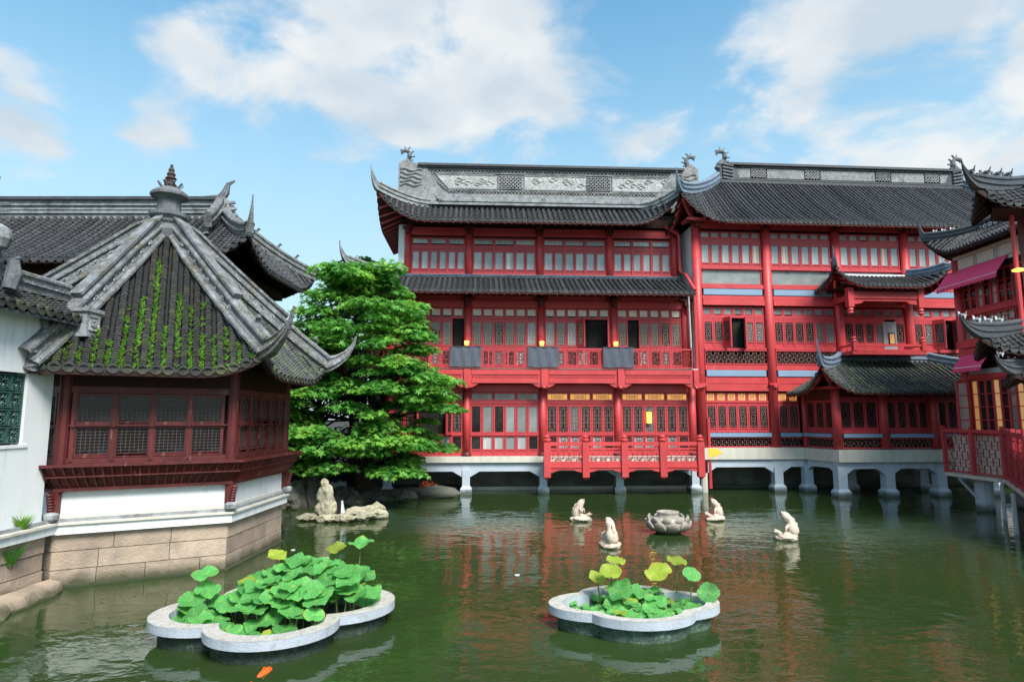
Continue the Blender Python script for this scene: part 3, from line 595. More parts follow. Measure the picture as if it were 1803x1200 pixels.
    for (z0, z1, u0) in ((13.62, 13.83, -1.75), (12.66, 12.88, -.9)):
        m = MB(); m.box(u0, 9.1, .9, .96, z0, z0+.03); m.box(u0, 9.1, .9, .96, z1-.03, z1); bk = MB(); bk.box(u0, 9.1, .935, .96, z0+.03, z1-.03)
        dia_lattice(m, u0, 9.1, z0+.02, z1-.02, .918, .16, .026, .03); o = m.obj('pierced_band', STONE, rw); bk.obj('band_dark_sheet', BLACK, o)  # black sheet stands for shade inside the pierced holes
    m = MB(); k = 9
    for i in range(k):
        t = i/k; u = -1.75+.8*t; z = 13.58-.72*t
        m.bar((u, .91, z), (u+.16, .91, z-.02), .03, .03); m.bar((u+.02, .91, z-.08), (u+.2, .91, z), .03, .03)
    m.obj('pierced_band', STONE, rw)
    for (u0, u1, sl) in ((-1.42, 1.24, .55), (2.46, 5.18, 0), (6.36, 9.0, 0)):
        m = MB(); m.prism([(u0, 13.54), (u1, 13.54), (u1, 12.95), (u0+sl, 12.95)], .9, .96); m.obj('carved_panel', PANEL, rw)
        m = MB(); m.box(u0, u1, .88, .93, 13.54, 13.58); m.box(u0+sl, u1, .88, .93, 12.9, 12.95); m.obj('panel_frame', STONE, rw)
        rr = random.Random(int(u0*10)); m = MB()                                # raised figures and scrolls of the relief
        for q in range(7):
            cx = u0+sl+.25+(u1-u0-sl-.5)*rr.random(); cz = 13.1+rr.random()*.32
            pts = [(cx+.16*math.cos(a)*(1-a/9), .895, cz+.12*math.sin(a)*(1-a/9)) for a in np.linspace(0, 5.5, 11)]; m.tube(pts, [.035]*10+[.015], 5)
            m.tube([pts[0], (pts[0][0]+.2, .9, cz+rr.uniform(-.1, .12))], [.03, .012], 5)
        m.obj('relief', PANEL, rw)
    for (u0, u1) in ((1.31, 2.38), (5.25, 6.29)):
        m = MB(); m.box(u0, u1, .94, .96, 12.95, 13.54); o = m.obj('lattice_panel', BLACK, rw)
        m = MB(); dia_lattice(m, u0+.03, u1-.03, 12.98, 13.51, .91, .16, .04, .04); m.box(u0, u1, .89, .93, 13.51, 13.54); m.box(u0, u1, .89, .93, 12.95, 12.98); m.box(u0, u0+.03, .89, .93, 12.98, 13.51); m.box(u1-.03, u1, .89, .93, 12.98, 13.51)
        m.obj('lattice', STONE, o)
    for u0, fl in ((-2.98, 1), (10.2, -1)):
        m = MB(); e = lambda a, b: (u0+fl*a, b)
        m.prism([e(-.06, 12.0), e(-.06, 14.0), e(.25, 14.25), e(.6, 14.05), e(1.1, 13.98), e(1.25, 13.7), e(2.05, 12.5), e(2.05, 12.0)][::fl], .88, 1.42); m.obj('ridge_end_block', STONE, rw)
        m = MB()
        for q in range(5):
            z = 13.75-q*.17; m.tube([(u0+fl*(.02+t*.95), .87, z+.05*math.sin(t*9+q*1.3)-.05*t) for t in np.linspace(0, 1, 12)], [.045]*11+[.02], 5)
        m.obj('cloud_relief', STONE, rw)
        dragon(T, u0+fl*.08, 1.15, 13.98, .72, fl)
    # --- downpipes
    m = MB(); m.tube([(8.55, .6, 11.3), (9.22, .75, 10.95), (9.25, .8, 9.35), (9.36, .4, 9.1), (9.5, -.25, 8.3), (9.5, -.2, 8.1), (9.5, -.2, 4.95)], .07, 8); m.obj('downpipe', RED, T)
    m = MB(); m.tube([(9.38, .2, 8.1), (9.42, .2, 5.9)], .04, 6); m.obj('downpipe', WHITEO, T)
left_hall(LW)
def loc(T, u, d, z): return T.matrix_basis @ Vector((u, d, z))
LW.matrix_basis = Matrix.Translation(LW.location)@Matrix.Rotation(LW.rotation_euler.z, 4, 'Z')

# terrace in front of the hall
TE = thing('terrace', 'red railed terrace jutting over the water in front of the left hall', 'terrace', tuple(loc(LW, 6.2, -.6, 0)), LW.rotation_euler.z)
def terrace(T):
    MB().box(-3.05, 3.05, -.35, .37, 1.25, 1.45).obj('deck', CREAM, T)
    pu = [-3.03, -1.53, 0, 1.52, 3.02]
    for u in pu:
        m = MB(); m.box(u-.13, u+.13, -.53, -.27, .72, 2.06); m.lathe([(.1, 0), (.16, .05), (.16, .1), (.1, .14), (.13, .2), (.05, .28)], 10, (u, -.4, 2.06)); m.obj('post', RED, T)
        m = MB(); m.lathe([(.04, -.1), (.1, -.04), (.13, 0)], 8, (u, -.4, .72)); m.obj('post_drop', RED, T)
    for i, (a, b) in enumerate(zip(pu, pu[1:])):
        a += .132; b -= .132
        m = MB(); m.box(a, b, -.47, -.33, 1.92, 2.06); m.box(a, b, -.44, -.36, 1.78, 1.83); m.box(a, b, -.45, -.35, 1.64, 1.7); m.box(a, b, -.45, -.35, 1.26, 1.32); r = m.obj('rail', RED, T)
        l = MB(); key_lattice(l, a, b, 1.32, 1.64, -.4, .1, .022, seed=i); l.obj('lattice', LATR, r)
        m = MB(); m.prism([(a, 1.26), (a, .9), (a+.2, .94), (a+.35, 1.0), (b-.35, 1.0), (b-.2, .94), (b, .9), (b, 1.26)][::-1], -.45, -.3); m.box(a, b, -.48, -.45, 1.08, 1.12); m.obj('apron', RED, T)
terrace(TE)

pk = ['leftmost', 'middle', 'rightmost']
for i, (u0, u1) in enumerate(((-.65, .6), (2.45, 3.7), (5.5, 6.74))):
    p = loc(LW, (u0+u1)/2, -.67, 4.98); w = (u1-u0)/2
    o = thing('hanging_panel', f'slate grey cloth panel hung over the balcony rail, {pk[i]} of the three', 'panel', p, LW.rotation_euler.z, 'grey panels on the balcony rail')
    m = MB(); n = 12; vs = []; 
    for j in range(5):
        for k in range(n+1): vs.append((-w+2*w*k/n, .015*math.sin(k*1.7+j*.6+i)-.01*j/4, .02+.8*j/4+.01*math.sin(k*.8+i)))
    q = [(j*(n+1)+k, j*(n+1)+k+1, (j+1)*(n+1)+k+1, (j+1)*(n+1)+k) for j in range(4) for k in range(n)]
    m.add(vs, q); me = m.obj('cloth', SLATE, o); sm = me.modifiers.new('thick', 'SOLIDIFY'); sm.thickness = .03
    m = MB(); m.box(-w, w, -.03, .16, .82, .84); m.obj('top_fold', SLATE, o)
    for sx in (-.8, .8): MB().box(w*sx-.03, w*sx+.03, -.03, .17, .842, .855).obj('tie', BLK, o)
for i, u in enumerate((.0, 3.12, 6.23)):
    p = loc(LW, u, .24, 6.02); wh = ['left hand grey panel', 'middle grey panel', 'right hand grey panel'][i]
    o = thing('column_lamp', f'small glowing yellow lamp on the column above the {wh}', 'lamp', p, LW.rotation_euler.z, 'balcony lamps')
    o.scale = (.72, .72, .72)
    m = MB(); m.lathe([(.02, .2), (.13, .17), (.15, .1), (.1, .06)], 12); m.obj('shade', LAMPM, o)
    m = MB(); m.lathe([(.1, .05), (.13, .02), (.11, -.06), (.04, -.08)], 12); m.obj('bowl', LAMPM, o)
    MB().box(-.03, .03, .0, .12, -.02, .03).obj('arm', DRED, o)
p = loc(LW, 7.48, -.02, 2.78)
o = thing('paper_lantern', 'glowing orange paper lantern hanging at a ground floor window of the left hall', 'lantern', p)
MB().box(-.09, .09, -.06, .0, .0, .45).obj('shade', mat('lantern_glow', (.9, .5, .05), .5, .1, 3, 0, emit=(1, .5, .05), estr=1.3), o)
m = MB(); m.box(-.1, .1, -.065, .005, .45, .48); m.box(-.1, .1, -.065, .005, -.03, .0); m.box(-.005, .005, -.03, -.02, .48, .66); m.obj('frame', DRED, o)

# ------------------------------------------------------------------ right red hall
RW = thing('red_hall', 'long red hall with blue panels between its storeys under a broad dark tiled roof', 'building', (7.85, 26.0, 0), math.atan(.075))
RW.matrix_basis = Matrix.Translation(RW.location)@Matrix.Rotation(RW.rotation_euler.z, 4, 'Z')
def right_hall(T):
    cu = [0, 3.08, 6.2, 9.35, 12.45, 15.5]
    MB().box(-.05, 15.6, .35, 8, 1.3, 11.4).obj('core', DARKW, T)
    MB().box(-.12, -.05, .1, 8, 1.3, 11.2).obj('end_wall', PLAST, T)
    MB().box(-.3, 16, 1.4, 1.8, -.9, 1.0).obj('back_wall', CONC, T)
    MB().box(-.3, 16, 1.15, 1.4, -.5, .12).obj('wall_footing', CONC, T)
    for u in cu:
        column(T, u, 0, 1.78 if u else .82, 11.35, .18)
        if u: pier(T, u, 0, .98, .36)
    m = MB(); m.tube([(.0, 0, -.6), (.0, 0, .8)], .14, 8); m.obj('pile', CREAM, T)
    m = MB(); m.tube([(.22, -.1, 3.0), (.22, -.1, .15)], .07, 8); m.obj('downpipe', RED, T)
    for a, b in zip(cu, cu[1:]): arch_beam(T, a+(.182 if a else .1), b-.182, -.12, .12, 1.0, 1.3, .24)
    for u in cu[1:]: MB().box(u-.18, u+.18, -.13, .13, .98, 1.3).obj('beam_end', BLUEG, T)
    m = MB(); m.prism([(-.1, -.22), (4.15, -.22), (4.45, -2.2), (11.7, -2.2), (11.7, -.22), (15.6, -.22), (15.6, 6), (-.1, 6)], 1.315, 1.78, 'z'); m.obj('floor_slab', CREAM, T)
    m = MB(); m.prism([(.12, 1.36), (.12, 1.76), (.5, 1.76), (.75, 1.56), (.55, 1.5)], -.228, -.22); m.obj('paint_patch', YEL, T)
    for bi, (a, b) in enumerate(zip(cu, cu[1:])):
        a += .2; b -= .2
        # ground floor
        if bi in (0, 1, 4):
            b1 = b if bi != 1 else 4.2
            railing(T, a, b1, -.02, 1.79, 2.2, .085, LATG, RED2, .018, top=.05, seed=bi)
            MB().box(a, b1, -.14, .1, 2.22, 2.38).obj('sill', BLUEP, T)
            n = 6 if bi != 1 else 2
            row(T, a, b1, .06, 2.4, 1.2, n, .2, 1.08, DARKP, lat='oval', lm=LATG)
            beam(T, a, b1, .0, .12, 3.62, 3.7, RED2)
            row(T, a, b1, .08, 3.7, .34, n, .02, .3, LIT, lat='oval', lm=TAN, name='transom_window')
        beam(T, a, b, -.08, .14, 4.1, 4.4); beam(T, a, b, -.04, .14, 4.42, 4.66)
        m = MB(); m.box(a+.05, b-.05, -.05, .1, 4.7, 4.97); rot_bevel(m.obj('panel', BLUEP, T), .02)
        beam(T, a, b, .0, .14, 4.64, 4.7); beam(T, a, b, -.04, .14, 4.98, 5.2)
        # middle floor
        railing(T, a, b, -.02, 5.21, 5.82, .083, LATG, RED2, .02, top=.05, seed=bi+1)
        MB().box(a, b, .1, .13, 5.25, 5.78).obj('rail_back', DARKW, T)
        beam(T, a, b, -.06, .1, 5.83, 5.9, RED2)
        ks = [[DARKP, DARKP, DARKP, DARKP, GREYP, GREYP], [DARKP, DARKP, DARKP, DARKP, GREYP, GREYP], [DARKP, DARKP, DARKP, GREYP, PALEP, DARKP], [DARKP, GREYP, DARKP, DARKP, DARKP, DARKP]][bi % 4]
        op = [{2: (1.25, 'l'), 3: None}, {}, {4: None}, {2: (1.0, 'l'), 3: None}, {}][bi]
        row(T, a, b, .06, 5.91, 1.28, 6, .28, 1.1, ks, open_=op, lat='oval', lm=LATG)
        if bi in (0, 3): leaf(T, a+(b-a)*4/6, -.0, 5.91, .44, 1.28, .28, 1.1, pm=DARKP, rz=math.pi+1.3, lat='oval', lm=LATG)
        beam(T, a, b, .02, .12, 7.19, 7.3, RED2)
        row(T, a, b, .08, 7.3, .36, 6, .06, .3, GREYP, name='transom_window')
        beam(T, a, b, -.1, .14, 7.72, 7.98); beam(T, a, b, -.04, .14, 8.0, 8.13)
        m = MB(); m.box(a+.05, b-.05, -.05, .1, 8.15, 8.43); rot_bevel(m.obj('panel', BLUEP, T), .02)
        beam(T, a, b, -.06, .14, 8.44, 8.6)
        # top floor
        leaf(T, a, .08, 8.6, b-a, .68, .03, .65, .05, pm=GREYP, name='window')
        beam(T, a, b, -.03, .1, 9.28, 9.36, RED2)
        kt = [PALEP]*6; 
        if bi in (0, 1, 2): u_ = a+(b-a)*([5, 1, 4][bi]+.35)/6; MB().box(u_, u_+.06, .052, .058, 9.6, 10.33).obj('painted_light_gap', WARMP, T)  # glowing strip laid on the pane in place of light from the room
        row(T, a, b, .06, 9.36, 1.12, 6, .22, 1.0, kt)
        beam(T, a, b, .02, .12, 10.48, 10.64, RED2)
        row(T, a, b, .06, 10.64, .3, 6, .06, .25, PALEP, name='transom_window')
        MB().box(a, b, .12, .16, 10.95, 11.06).obj('shadow_gap', DARKW, T)
        beam(T, a, b, -.06, .16, 11.06, 11.42)
    for u in cu:
        m = MB(); m.box(u-.34, u+.34, -.3, .0, 11.28, 11.36); m.box(u-.1, u+.1, -.36, -.0, 11.05, 11.28); m.obj('bracket', DRED, T)
        m = MB(); m.box(u-.22, u+.22, -.22, .0, 4.35, 4.42); m.box(u-.08, u+.08, -.3, -.0, 4.25, 4.35); m.obj('bracket', RED2, T)
    # roof
    rf = MB().box(-.1, 15.6, .1, 7.5, 11.43, 11.6).obj('roof', DARKW, T)
    f = Face((0, -.9), (1, 0), (0, 1), -.95, 17.6, .86, .72, 3.9, 11.13, 3.3, 1.25, 1.25, 1.1, 2.1); f.build(rf, .2, .07, .2)
    p, s = f.hip(True, horn=(.3, .9)); hip_ridge(rf, p, s, RIDGEB, 1.3, 1.1); p, s = f.hip(False, horn=(.3, .8)); hip_ridge(rf, p, s, RIDGEB, 1.3, 1.1)
    g = Face((-.95, 6.9), (0, -1), (1, 0), 0, 7.8, 1.16, 1.16, 3.35, 11.13, 3.3, 1.25, 0, 1.25, 2.1); g.build(rf, .2, .07, .2)
    h = Face((17.6, 6.9), (-1, 0), (0, -1), 0, 18.5, .7, .86, 3.9, 11.13, 3.3, 1.25); h.build(rf, .35, .12, .4)
    # corner timbers under the flying eave
    m = MB(); m.bar((-.75, -.7, 12.15), (.0, .0, 11.25), .13, .16); m.bar((-.62, -.6, 12.0), (-.2, -.25, 11.45), .08, .3); m.obj('corner_timber', RED, rf)
    m = MB(); m.box(-.55, .3, -.55, -.4, 11.25, 11.36); m.box(-.55, -.4, -.55, .2, 11.25, 11.36); m.obj('corner_tie', RED, rf)
    # ridge
    r0, r1 = 2.55, 14.85
    rw = MB().box(r0, r1, 2.9, 3.2, 14.3, 15.15).obj('ridge_wall', RIDGED, T)
    MB().box(r0-.3, r1+.2, 2.75, 3.35, 14.25, 14.38).obj('moulding', RIDGED, rw); MB().box(r0-.15, r1+.1, 2.8, 3.3, 14.42, 14.5).obj('moulding', RIDGED, rw)
    MB().box(r0+.3, r1-.1, 2.72, 3.38, 15.15, 15.22).obj('coping', RIDGED, rw); MB().box(r0+.25, r1, 2.78, 3.32, 15.22, 15.29).obj('coping', RIDGED, rw)
    k = (r1-r0)/420; X = lambda p: r0+(p-1270)*k
    for a, b in ((1280, 1318), (1347, 1411), (1440, 1535), (1564, 1622), (1651, 1684)):
        MB().box(X(a), X(b), 2.86, 2.9, 14.55, 15.02).obj('carved_panel', STONE, rw)
    for a, b in ((1319, 1346), (1412, 1439), (1536, 1563), (1623, 1650)):
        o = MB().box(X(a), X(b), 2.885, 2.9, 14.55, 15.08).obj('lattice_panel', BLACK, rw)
        m = MB(); dia_lattice(m, X(a)+.02, X(b)-.02, 14.57, 15.06, 2.86, .15, .04, .03); m.obj('lattice', STONE, o)
    m = MB(); n = 90
    for i in range(n): u = X(1300)+(X(1684)-X(1300))*i/n; m.box(u, u+.07, 2.83, 2.88, 15.06, 15.12)
    m.obj('dentil_band', STONE, rw)
    for u0, fl in ((r0-.1, 1), (r1+.1, -1)):
        m = MB(); m.prism([(u0, 14.3), (u0, 15.0), (u0+fl*.35, 15.35), (u0+fl*.7, 15.22), (u0+fl*1.0, 14.5), (u0+fl*1.0, 14.3)][::fl], 2.84, 3.26); m.obj('ridge_end_block', RIDGED, rw)
        dragon(T, u0+fl*.0, 3.05, 15.1, .82, fl)
        m = MB()
        for q in range(5): m.bar((u0+fl*.1, 2.8, 15.2-q*.17), (u0+fl*.62, 2.8, 15.1-q*.17), .12, .07)
        m.obj('scale_fins', DRAG, rw)
    # hanging porch of the middle floor
    pr = MB().box(5.6, 9.4, -1.0, -.15, 8.28, 8.36).obj('porch_roof', DARKW, T)
    f = Face((0, -1.55), (1, 0), (0, 1), 5.15, 10.0, .62, .62, 1.35, 8.35, .68, 1.2, .8, .7, 1.5); f.build(pr, .19, .065, .15)
    for l in (True, False):
        p, s = f.hip(l, horn=(.3, .75) if l else (.4, .3)); hip_ridge(pr, p, s, RIDGEB, .9, .95)
    g = Face((5.15, 0), (0, -1), (1, 0), 0, 1.55, 0, 1.6, .84, 8.35, .68, 1.2, 0, .8, 1.3); g.build(pr, .19, .065, .15)
    g = Face((10.0, -1.55), (0, 1), (-1, 0), 0, 1.55, 1.6, 0, .84, 8.35, .68, 1.2, .7, 0, 1.3); g.build(pr, .19, .065, .15)
    MB().box(5.95, 9.2, -.3, -.08, 9.0, 9.1).obj('flashing', WHITEO, pr)
    for u in (5.95, 8.98):
        m = MB(); m.box(u-.12, u+.12, -1.3, -1.06, 7.5, 8.3); m.lathe([(.05, 0), (.13, .06), (.09, .12), (.13, .18), (.1, .26), (.12, .3)], 10, (u, -1.18, 7.2)); m.obj('hanging_post', RED, T)
        m = MB(); m.box(u-.07, u+.07, -1.06, -.1, 7.8, 8.0); m.obj('tie_beam', RED, T)
    m = MB(); m.box(6.07, 8.86, -1.26, -1.1, 7.86, 8.16); m.prism([(6.07, 7.86), (6.07, 7.62), (6.4, 7.66), (6.55, 7.76), (8.38, 7.76), (8.53, 7.66), (8.86, 7.62), (8.86, 7.86)][::-1], -1.22, -1.14); m.obj('porch_beam', RED, T)
    m = MB(); m.box(6.07, 8.86, -1.2, -1.14, 8.16, 8.3); m.obj('porch_beam', DRED, T)
    MB().box(5.9, 9.05, -1.25, .0, 5.55, 5.7).obj('balcony_floor', RED, T)
    for u in (6.02, 8.97):
        m = MB(); m.box(u-.09, u+.09, -1.27, -1.09, 5.7, 6.06); m.lathe([(.06, 0), (.11, .04), (.07, .1), (.1, .16), (.02, .24)], 10, (u, -1.18, 6.06)); m.obj('rail_post', RED, T)
    m = MB(); m.box(6.11, 8.88, -1.23, -1.13, 5.9, 5.98); m.box(6.11, 8.88, -1.22, -1.14, 5.71, 5.76); m.box(5.97, 6.07, -1.09, -.1, 5.9, 5.98); m.box(8.92, 9.02, -1.09, -.1, 5.9, 5.98); m.obj('rail', RED, T)
    MB().box(8.15, 8.75, .02, .03, 5.9, 7.1).obj('open_doorway', PALEP, T)
right_hall(RW)
p = loc(RW, 8.5, .0, 6.1)
o = thing('picture_frame', 'dark framed picture seen in the open doorway under the small porch', 'picture', p, RW.rotation_euler.z)
MB().box(-.14, .14, -.02, .01, 0, .52).obj('frame', BLK, o); MB().box(-.1, .1, -.03, -.02, .05, .47).obj('print', BLIND, o)

# ------------------------------------------------------------------ water pavilion in front of the right hall
WPu, WPd = 4.6, -1.95
WP = thing('water_pavilion', 'low red pavilion on pale blue piers over the water with a blue edged hipped roof', 'pavilion', loc(RW, WPu, WPd, 0), RW.rotation_euler.z)
WP.matrix_basis = Matrix.Translation(WP.location)@Matrix.Rotation(WP.rotation_euler.z, 4, 'Z')
def water_pavilion(T):
    cu = [0, 1.9, 4.0, 6.1]; W_ = 6.1
    for u in cu:
        column(T, u, 0, 1.8, 4.3, .17); pier(T, u, 0, 1.1, .36)
    pier(T, -.28, 1.85, 1.1, .34); column(T, -.28, 1.8, 1.8, 4.2, .11)
    for a, b in zip(cu, cu[1:]):
        arch_beam(T, a+.182, b-.182, -.12, .12, 1.06, 1.31, .22, .3)
    for u in cu: MB().box(u-.18, u+.18, -.13, .13, 1.1, 1.31).obj('beam_end', BLUEG, T)
    xs = Matrix.Rotation(R(-81), 4, 'Z'); xs = Matrix.Translation((-.28, 1.85, 0))@xs
    m = MB(xs); m.prism([(.18, 1.31), (.18, .9), (.4, 1.06), (1.4, 1.06), (1.68, .9), (1.68, 1.31)][::-1], -.1, .1); m.obj('beam', BLUEG, T)
    MB().box(.15, W_, 1.6, 1.8, 1.8, 4.2).obj('core', DARKW, T)
    for bi, (a, b) in enumerate(zip(cu, cu[1:])):
        a += .17; b -= .17
        railing(T, a, b, -.02, 1.81, 2.22, .085, LATG, RED2, .018, top=.05, seed=bi)
        MB().box(a, b, .2, .24, 1.82, 2.2).obj('rail_back', DARKW, T)
        MB().box(a, b, -.14, .12, 2.24, 2.38).obj('sill', BLUEP, T)
        row(T, a, b, .1, 2.4, 1.3, 3 if bi == 0 else 4, .22, 1.2, DARKP, lat='oval', lm=LATD)
        beam(T, a, b, .02, .16, 3.72, 3.8, RED2); MB().box(a, b, .1, .14, 3.82, 4.1).obj('header', DRED, T)
        beam(T, a, b, -.06, .14, 4.1, 4.3, DRED)
    railing(T, .12, 1.68, .0, 1.81, 2.22, .085, LATG, RED2, .018, xf=xs, top=.05)
    m = MB(xs); m.box(.1, 1.68, -.14, .12, 2.24, 2.38); m.obj('sill', BLUEP, T)
    for i in range(3): leaf(T, .1+i*.53, .08, 2.4, .51, 1.3, .22, 1.2, pm=DARKP, lat='oval', lm=LATD, xf=xs)
    m = MB(xs); m.box(.1, 1.68, -.05, .12, 3.72, 4.25); m.obj('beam', DRED, T)
    rf = MB().box(-.1, W_+.1, .1, 1.7, 4.3, 4.36).obj('roof', DARKW, T)
    f = Face((0, -.8), (1, 0), (0, 1), -1.0, 7.6, .95, .95, 2.55, 3.98, 1.42, 1.25, 1.0, .8, 1.7); f.build(rf, .2, .068, .17, TILEG)
    p, s = f.hip(True, horn=(.3, .95)); hip_ridge(rf, p, s, RIDGEB, 1, 1.05); p, s = f.hip(False, horn=(.3, .8)); hip_ridge(rf, p, s, RIDGEB, 1, 1.05)
    g = Face((-1.0, 1.85), (0, -1), (1, 0), 0, 2.65, 0, 1.05, 2.42, 3.98, 1.42, 1.25, 0, 1.0, 1.7); g.build(rf, .2, .068, .17, TILEG)
    g = Face((7.6, -.8), (0, 1), (-1, 0), 0, 2.65, 1.05, 0, 2.42, 3.98, 1.42, 1.25, .8, 0, 1.7); g.build(rf, .2, .068, .17, TILEG)
    m = MB(); m.sweep([(1.3, 1.72, 5.35), (5.3, 1.72, 5.35)], scaled(PROF, 1.1, 1.05)); m.obj('ridge', RIDGEB, rf)
    m = MB(); m.bar((-.85, -.7, 4.85), (0, .1, 4.1), .12, .14); m.obj('corner_timber', RED, rf)
    m = MB(); m.box(-.5, .4, -.35, -.22, 4.1, 4.2); m.box(-.5, -.37, -.22, .9, 4.1, 4.2); m.obj('corner_tie', RED, rf)
water_pavilion(WP)

# ------------------------------------------------------------------ hexagonal tea pavilion on the left
PC = Vector((-8.15, 14.35, 0)); PR = 2.85
TP = thing('hexagonal_pavilion', 'wine red six-sided pavilion with a steep grassy tiled roof and urn finial', 'pavilion', tuple(PC))
def hexpt(i, r, z=0): a = R(-91+60*i); return Vector((r*math.cos(a), r*math.sin(a), z))
def edge(i, r=PR):
    p, q = hexpt(i, r), hexpt(i+1, r); d = q-p
    return Matrix.Translation(p)@Matrix.Rotation(math.atan2(d.y, d.x), 4, 'Z')
def tea_pavilion(T):
    hexpoly = lambda r: [tuple(hexpt(i, r)[:2]) for i in range(6)]
    MB().prism(hexpoly(PR-.3), -.9, .9, 'z').obj('base_core', CONC, T)
    MB().prism(hexpoly(PR+.12), .93, 1.1, 'z').obj('white_ledge', PLAST, T)
    MB().prism(hexpoly(PR+.17), 1.1, 1.14, 'z').obj('ledge_lip', CREAM, T)
    MB().prism(hexpoly(PR+.07), 1.14, 1.2, 'z').obj('ledge_step', RIDGE, T)
    MB().prism(hexpoly(PR+.02), 1.2, 1.25, 'z').obj('ledge_step', CREAM, T)
    MB().prism(hexpoly(PR-.02), 1.25, 1.68, 'z').obj('white_wall', PLAST, T)
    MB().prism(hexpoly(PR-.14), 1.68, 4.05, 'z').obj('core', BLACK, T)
    MB().prism(hexpoly(PR+.1), -.3, .03, 'z').obj('footing', CONC, T)
    for i in range(6):
        E_ = edge(i)
        # stone courses, each block its own object
        if i in (5, 0, 1, 2):
            rr = random.Random(i+3)
            for c, (z0, z1) in enumerate(((.03, .3), (.31, .62), (.63, .93))):
                u = 0
                while u < PR-.01:
                    w = rr.uniform(.55, 1.15); 
                    if PR-u-w < .35: w = PR-u
                    t = rr.uniform(0, .018); m = MB(E_); m.box(u+.005, u+w-.005, -.0-t, .3, z0-.001, z1-.005); m.obj('stone_block', BLOCK, T); u += w
        m = MB(); p = hexpt(i, PR-.02); m.tube([p+Vector((0, 0, 1.66)), p+Vector((0, 0, 4.0))], .11, 10); m.obj('column', DRED, T)
        m = MB(E_); m.box(.1, PR-.1, -.06, .1, 2.13, 2.26); m.obj('sill', DRED, T)
        m = MB(E_); m.box(.1, PR-.1, -.05, .1, 3.46, 3.58); m.obj('lintel', DRED, T)
        m = MB(E_); m.box(.1, PR-.1, -.02, .1, 3.58, 4.0); m.obj('frieze', DARKW, T)
        m = MB(E_); m.box(.1, PR-.1, -.03, .06, 1.68, 2.13); m.obj('boards', DRED, T)
        n = 4 if i == 0 else 5; a, b = .16, PR-.16; w = (b-a)/n
        for k in range(n):
            leaf(T, a+k*w+.01, .0, 2.27, w-.02, .58, .07, .53, .055, DRED, 'grid', DIMP, GRID, xf=E_)
            leaf(T, a+k*w+.01, -.02, 2.87, w-.02, .58, .05, .53, .055, DRED, 'grid', DIMP, GRID, xf=E_)
            m = MB(E_); m.box(a+k*w-.035, a+k*w+.035, -.075, -.03, 2.2, 3.46); m.box(a+k*w-.025, a+k*w+.025, -.12, -.075, 2.83, 2.98); m.obj('mullion', DRED, T)
        m = MB(E_); m.box(.1, PR-.1, -.09, -.036, 2.845, 2.87); m.obj('transom_bar', DRED, T)
        # out-leaning bench rail
        def off(r, z): p, q = hexpt(i, r, z), hexpt(i+1, r, z); return p, q
        m = MB()
        for r, z, h in ((PR+.1, 1.71, .06), (PR+.3, 1.95, .025), (PR+.42, 2.15, .05)):
            p, q = off(r, z); m.bar(p, q, .06, h)
        rl = m.obj('bench_rail', DRED, T)
        m = MB(); nb = 22
        for k in range(nb+1):
            (p0, q0), (p1, q1), (p2, q2) = off(PR+.1, 1.72), off(PR+.3, 1.95), off(PR+.42, 2.14); t = k/nb
            m.bar(p0.lerp(q0, t), p1.lerp(q1, t), .03, .03); m.bar(p1.lerp(q1, t), p2.lerp(q2, t), .03, .03)
        o = m.obj('balusters', DRED, rl); o['kind'] = 'stuff'
        if i != 1:
            m = MB(); p0, q0 = off(PR+.06, 1.7); p1, q1 = off(PR+.26, 1.95); p2, q2 = off(PR+.38, 2.13)
            m.add([p0, q0, q1, p1, q2, p2], [(0, 1, 2, 3), (3, 2, 4, 5)]); o = m.obj('bench_board', DRED, rl); o.modifiers.new('thick', 'SOLIDIFY').thickness = .02
        h = hexpt(i, 1); P = lambda r, z: h*r+Vector((0, 0, z))
        m = MB(); 
        for k in range(7): m.lathe([(.045, 0), (.065, .02), (.045, .045)], 8, tuple(P(PR+.1+.012*k, 1.3+k*.052)))
        m.bar(P(PR+.04, 1.28), P(PR+.04, 1.68), .16, .12); m.obj('bracket', DRED, T)
        m = MB(); m.lathe([(.04, -.1), (.12, -.04), (.13, .04), (.07, .08)], 10, tuple(P(PR+.1, 1.25))); m.obj('bracket_stone', RIDGE, T)
    # --- roof
    RO = PR+.9; side = RO; B = RO*math.cos(R(30)); kk = math.tan(R(30))
    rf = MB().prism(hexpoly(PR+.1), 3.98, 4.05, 'z').obj('roof', DARKW, T)
    faces = []
    for i in range(6):
        p, q = hexpt(i, RO), hexpt(i+1, RO); d = (q-p).normalized(); n = Vector((-d.y, d.x, 0))
        f = Face(p, d, n, 0, side, kk, kk, B, 3.86, 3.55, 1.12, .38 if i else 0, .38 if i != 5 else 0, 1.25); faces.append(f)
        f.build(rf, .2195, .08, .052 if i < 2 else .1, TILEM if i != 1 else TILEG, DARKW)
    RP = [(-.14, -.08), (-.14, .06), (-.24, .08), (-.24, .15), (-.15, .2), (-.15, .24), (-.1, .26), (-.1, .4), (-.16, .42), (-.16, .48), (-.08, .55), (.08, .55), (.16, .48), (.16, .42), (.1, .4), (.1, .26), (.15, .24), (.15, .2), (.24, .15), (.24, .08), (.14, .06), (.14, -.08)]
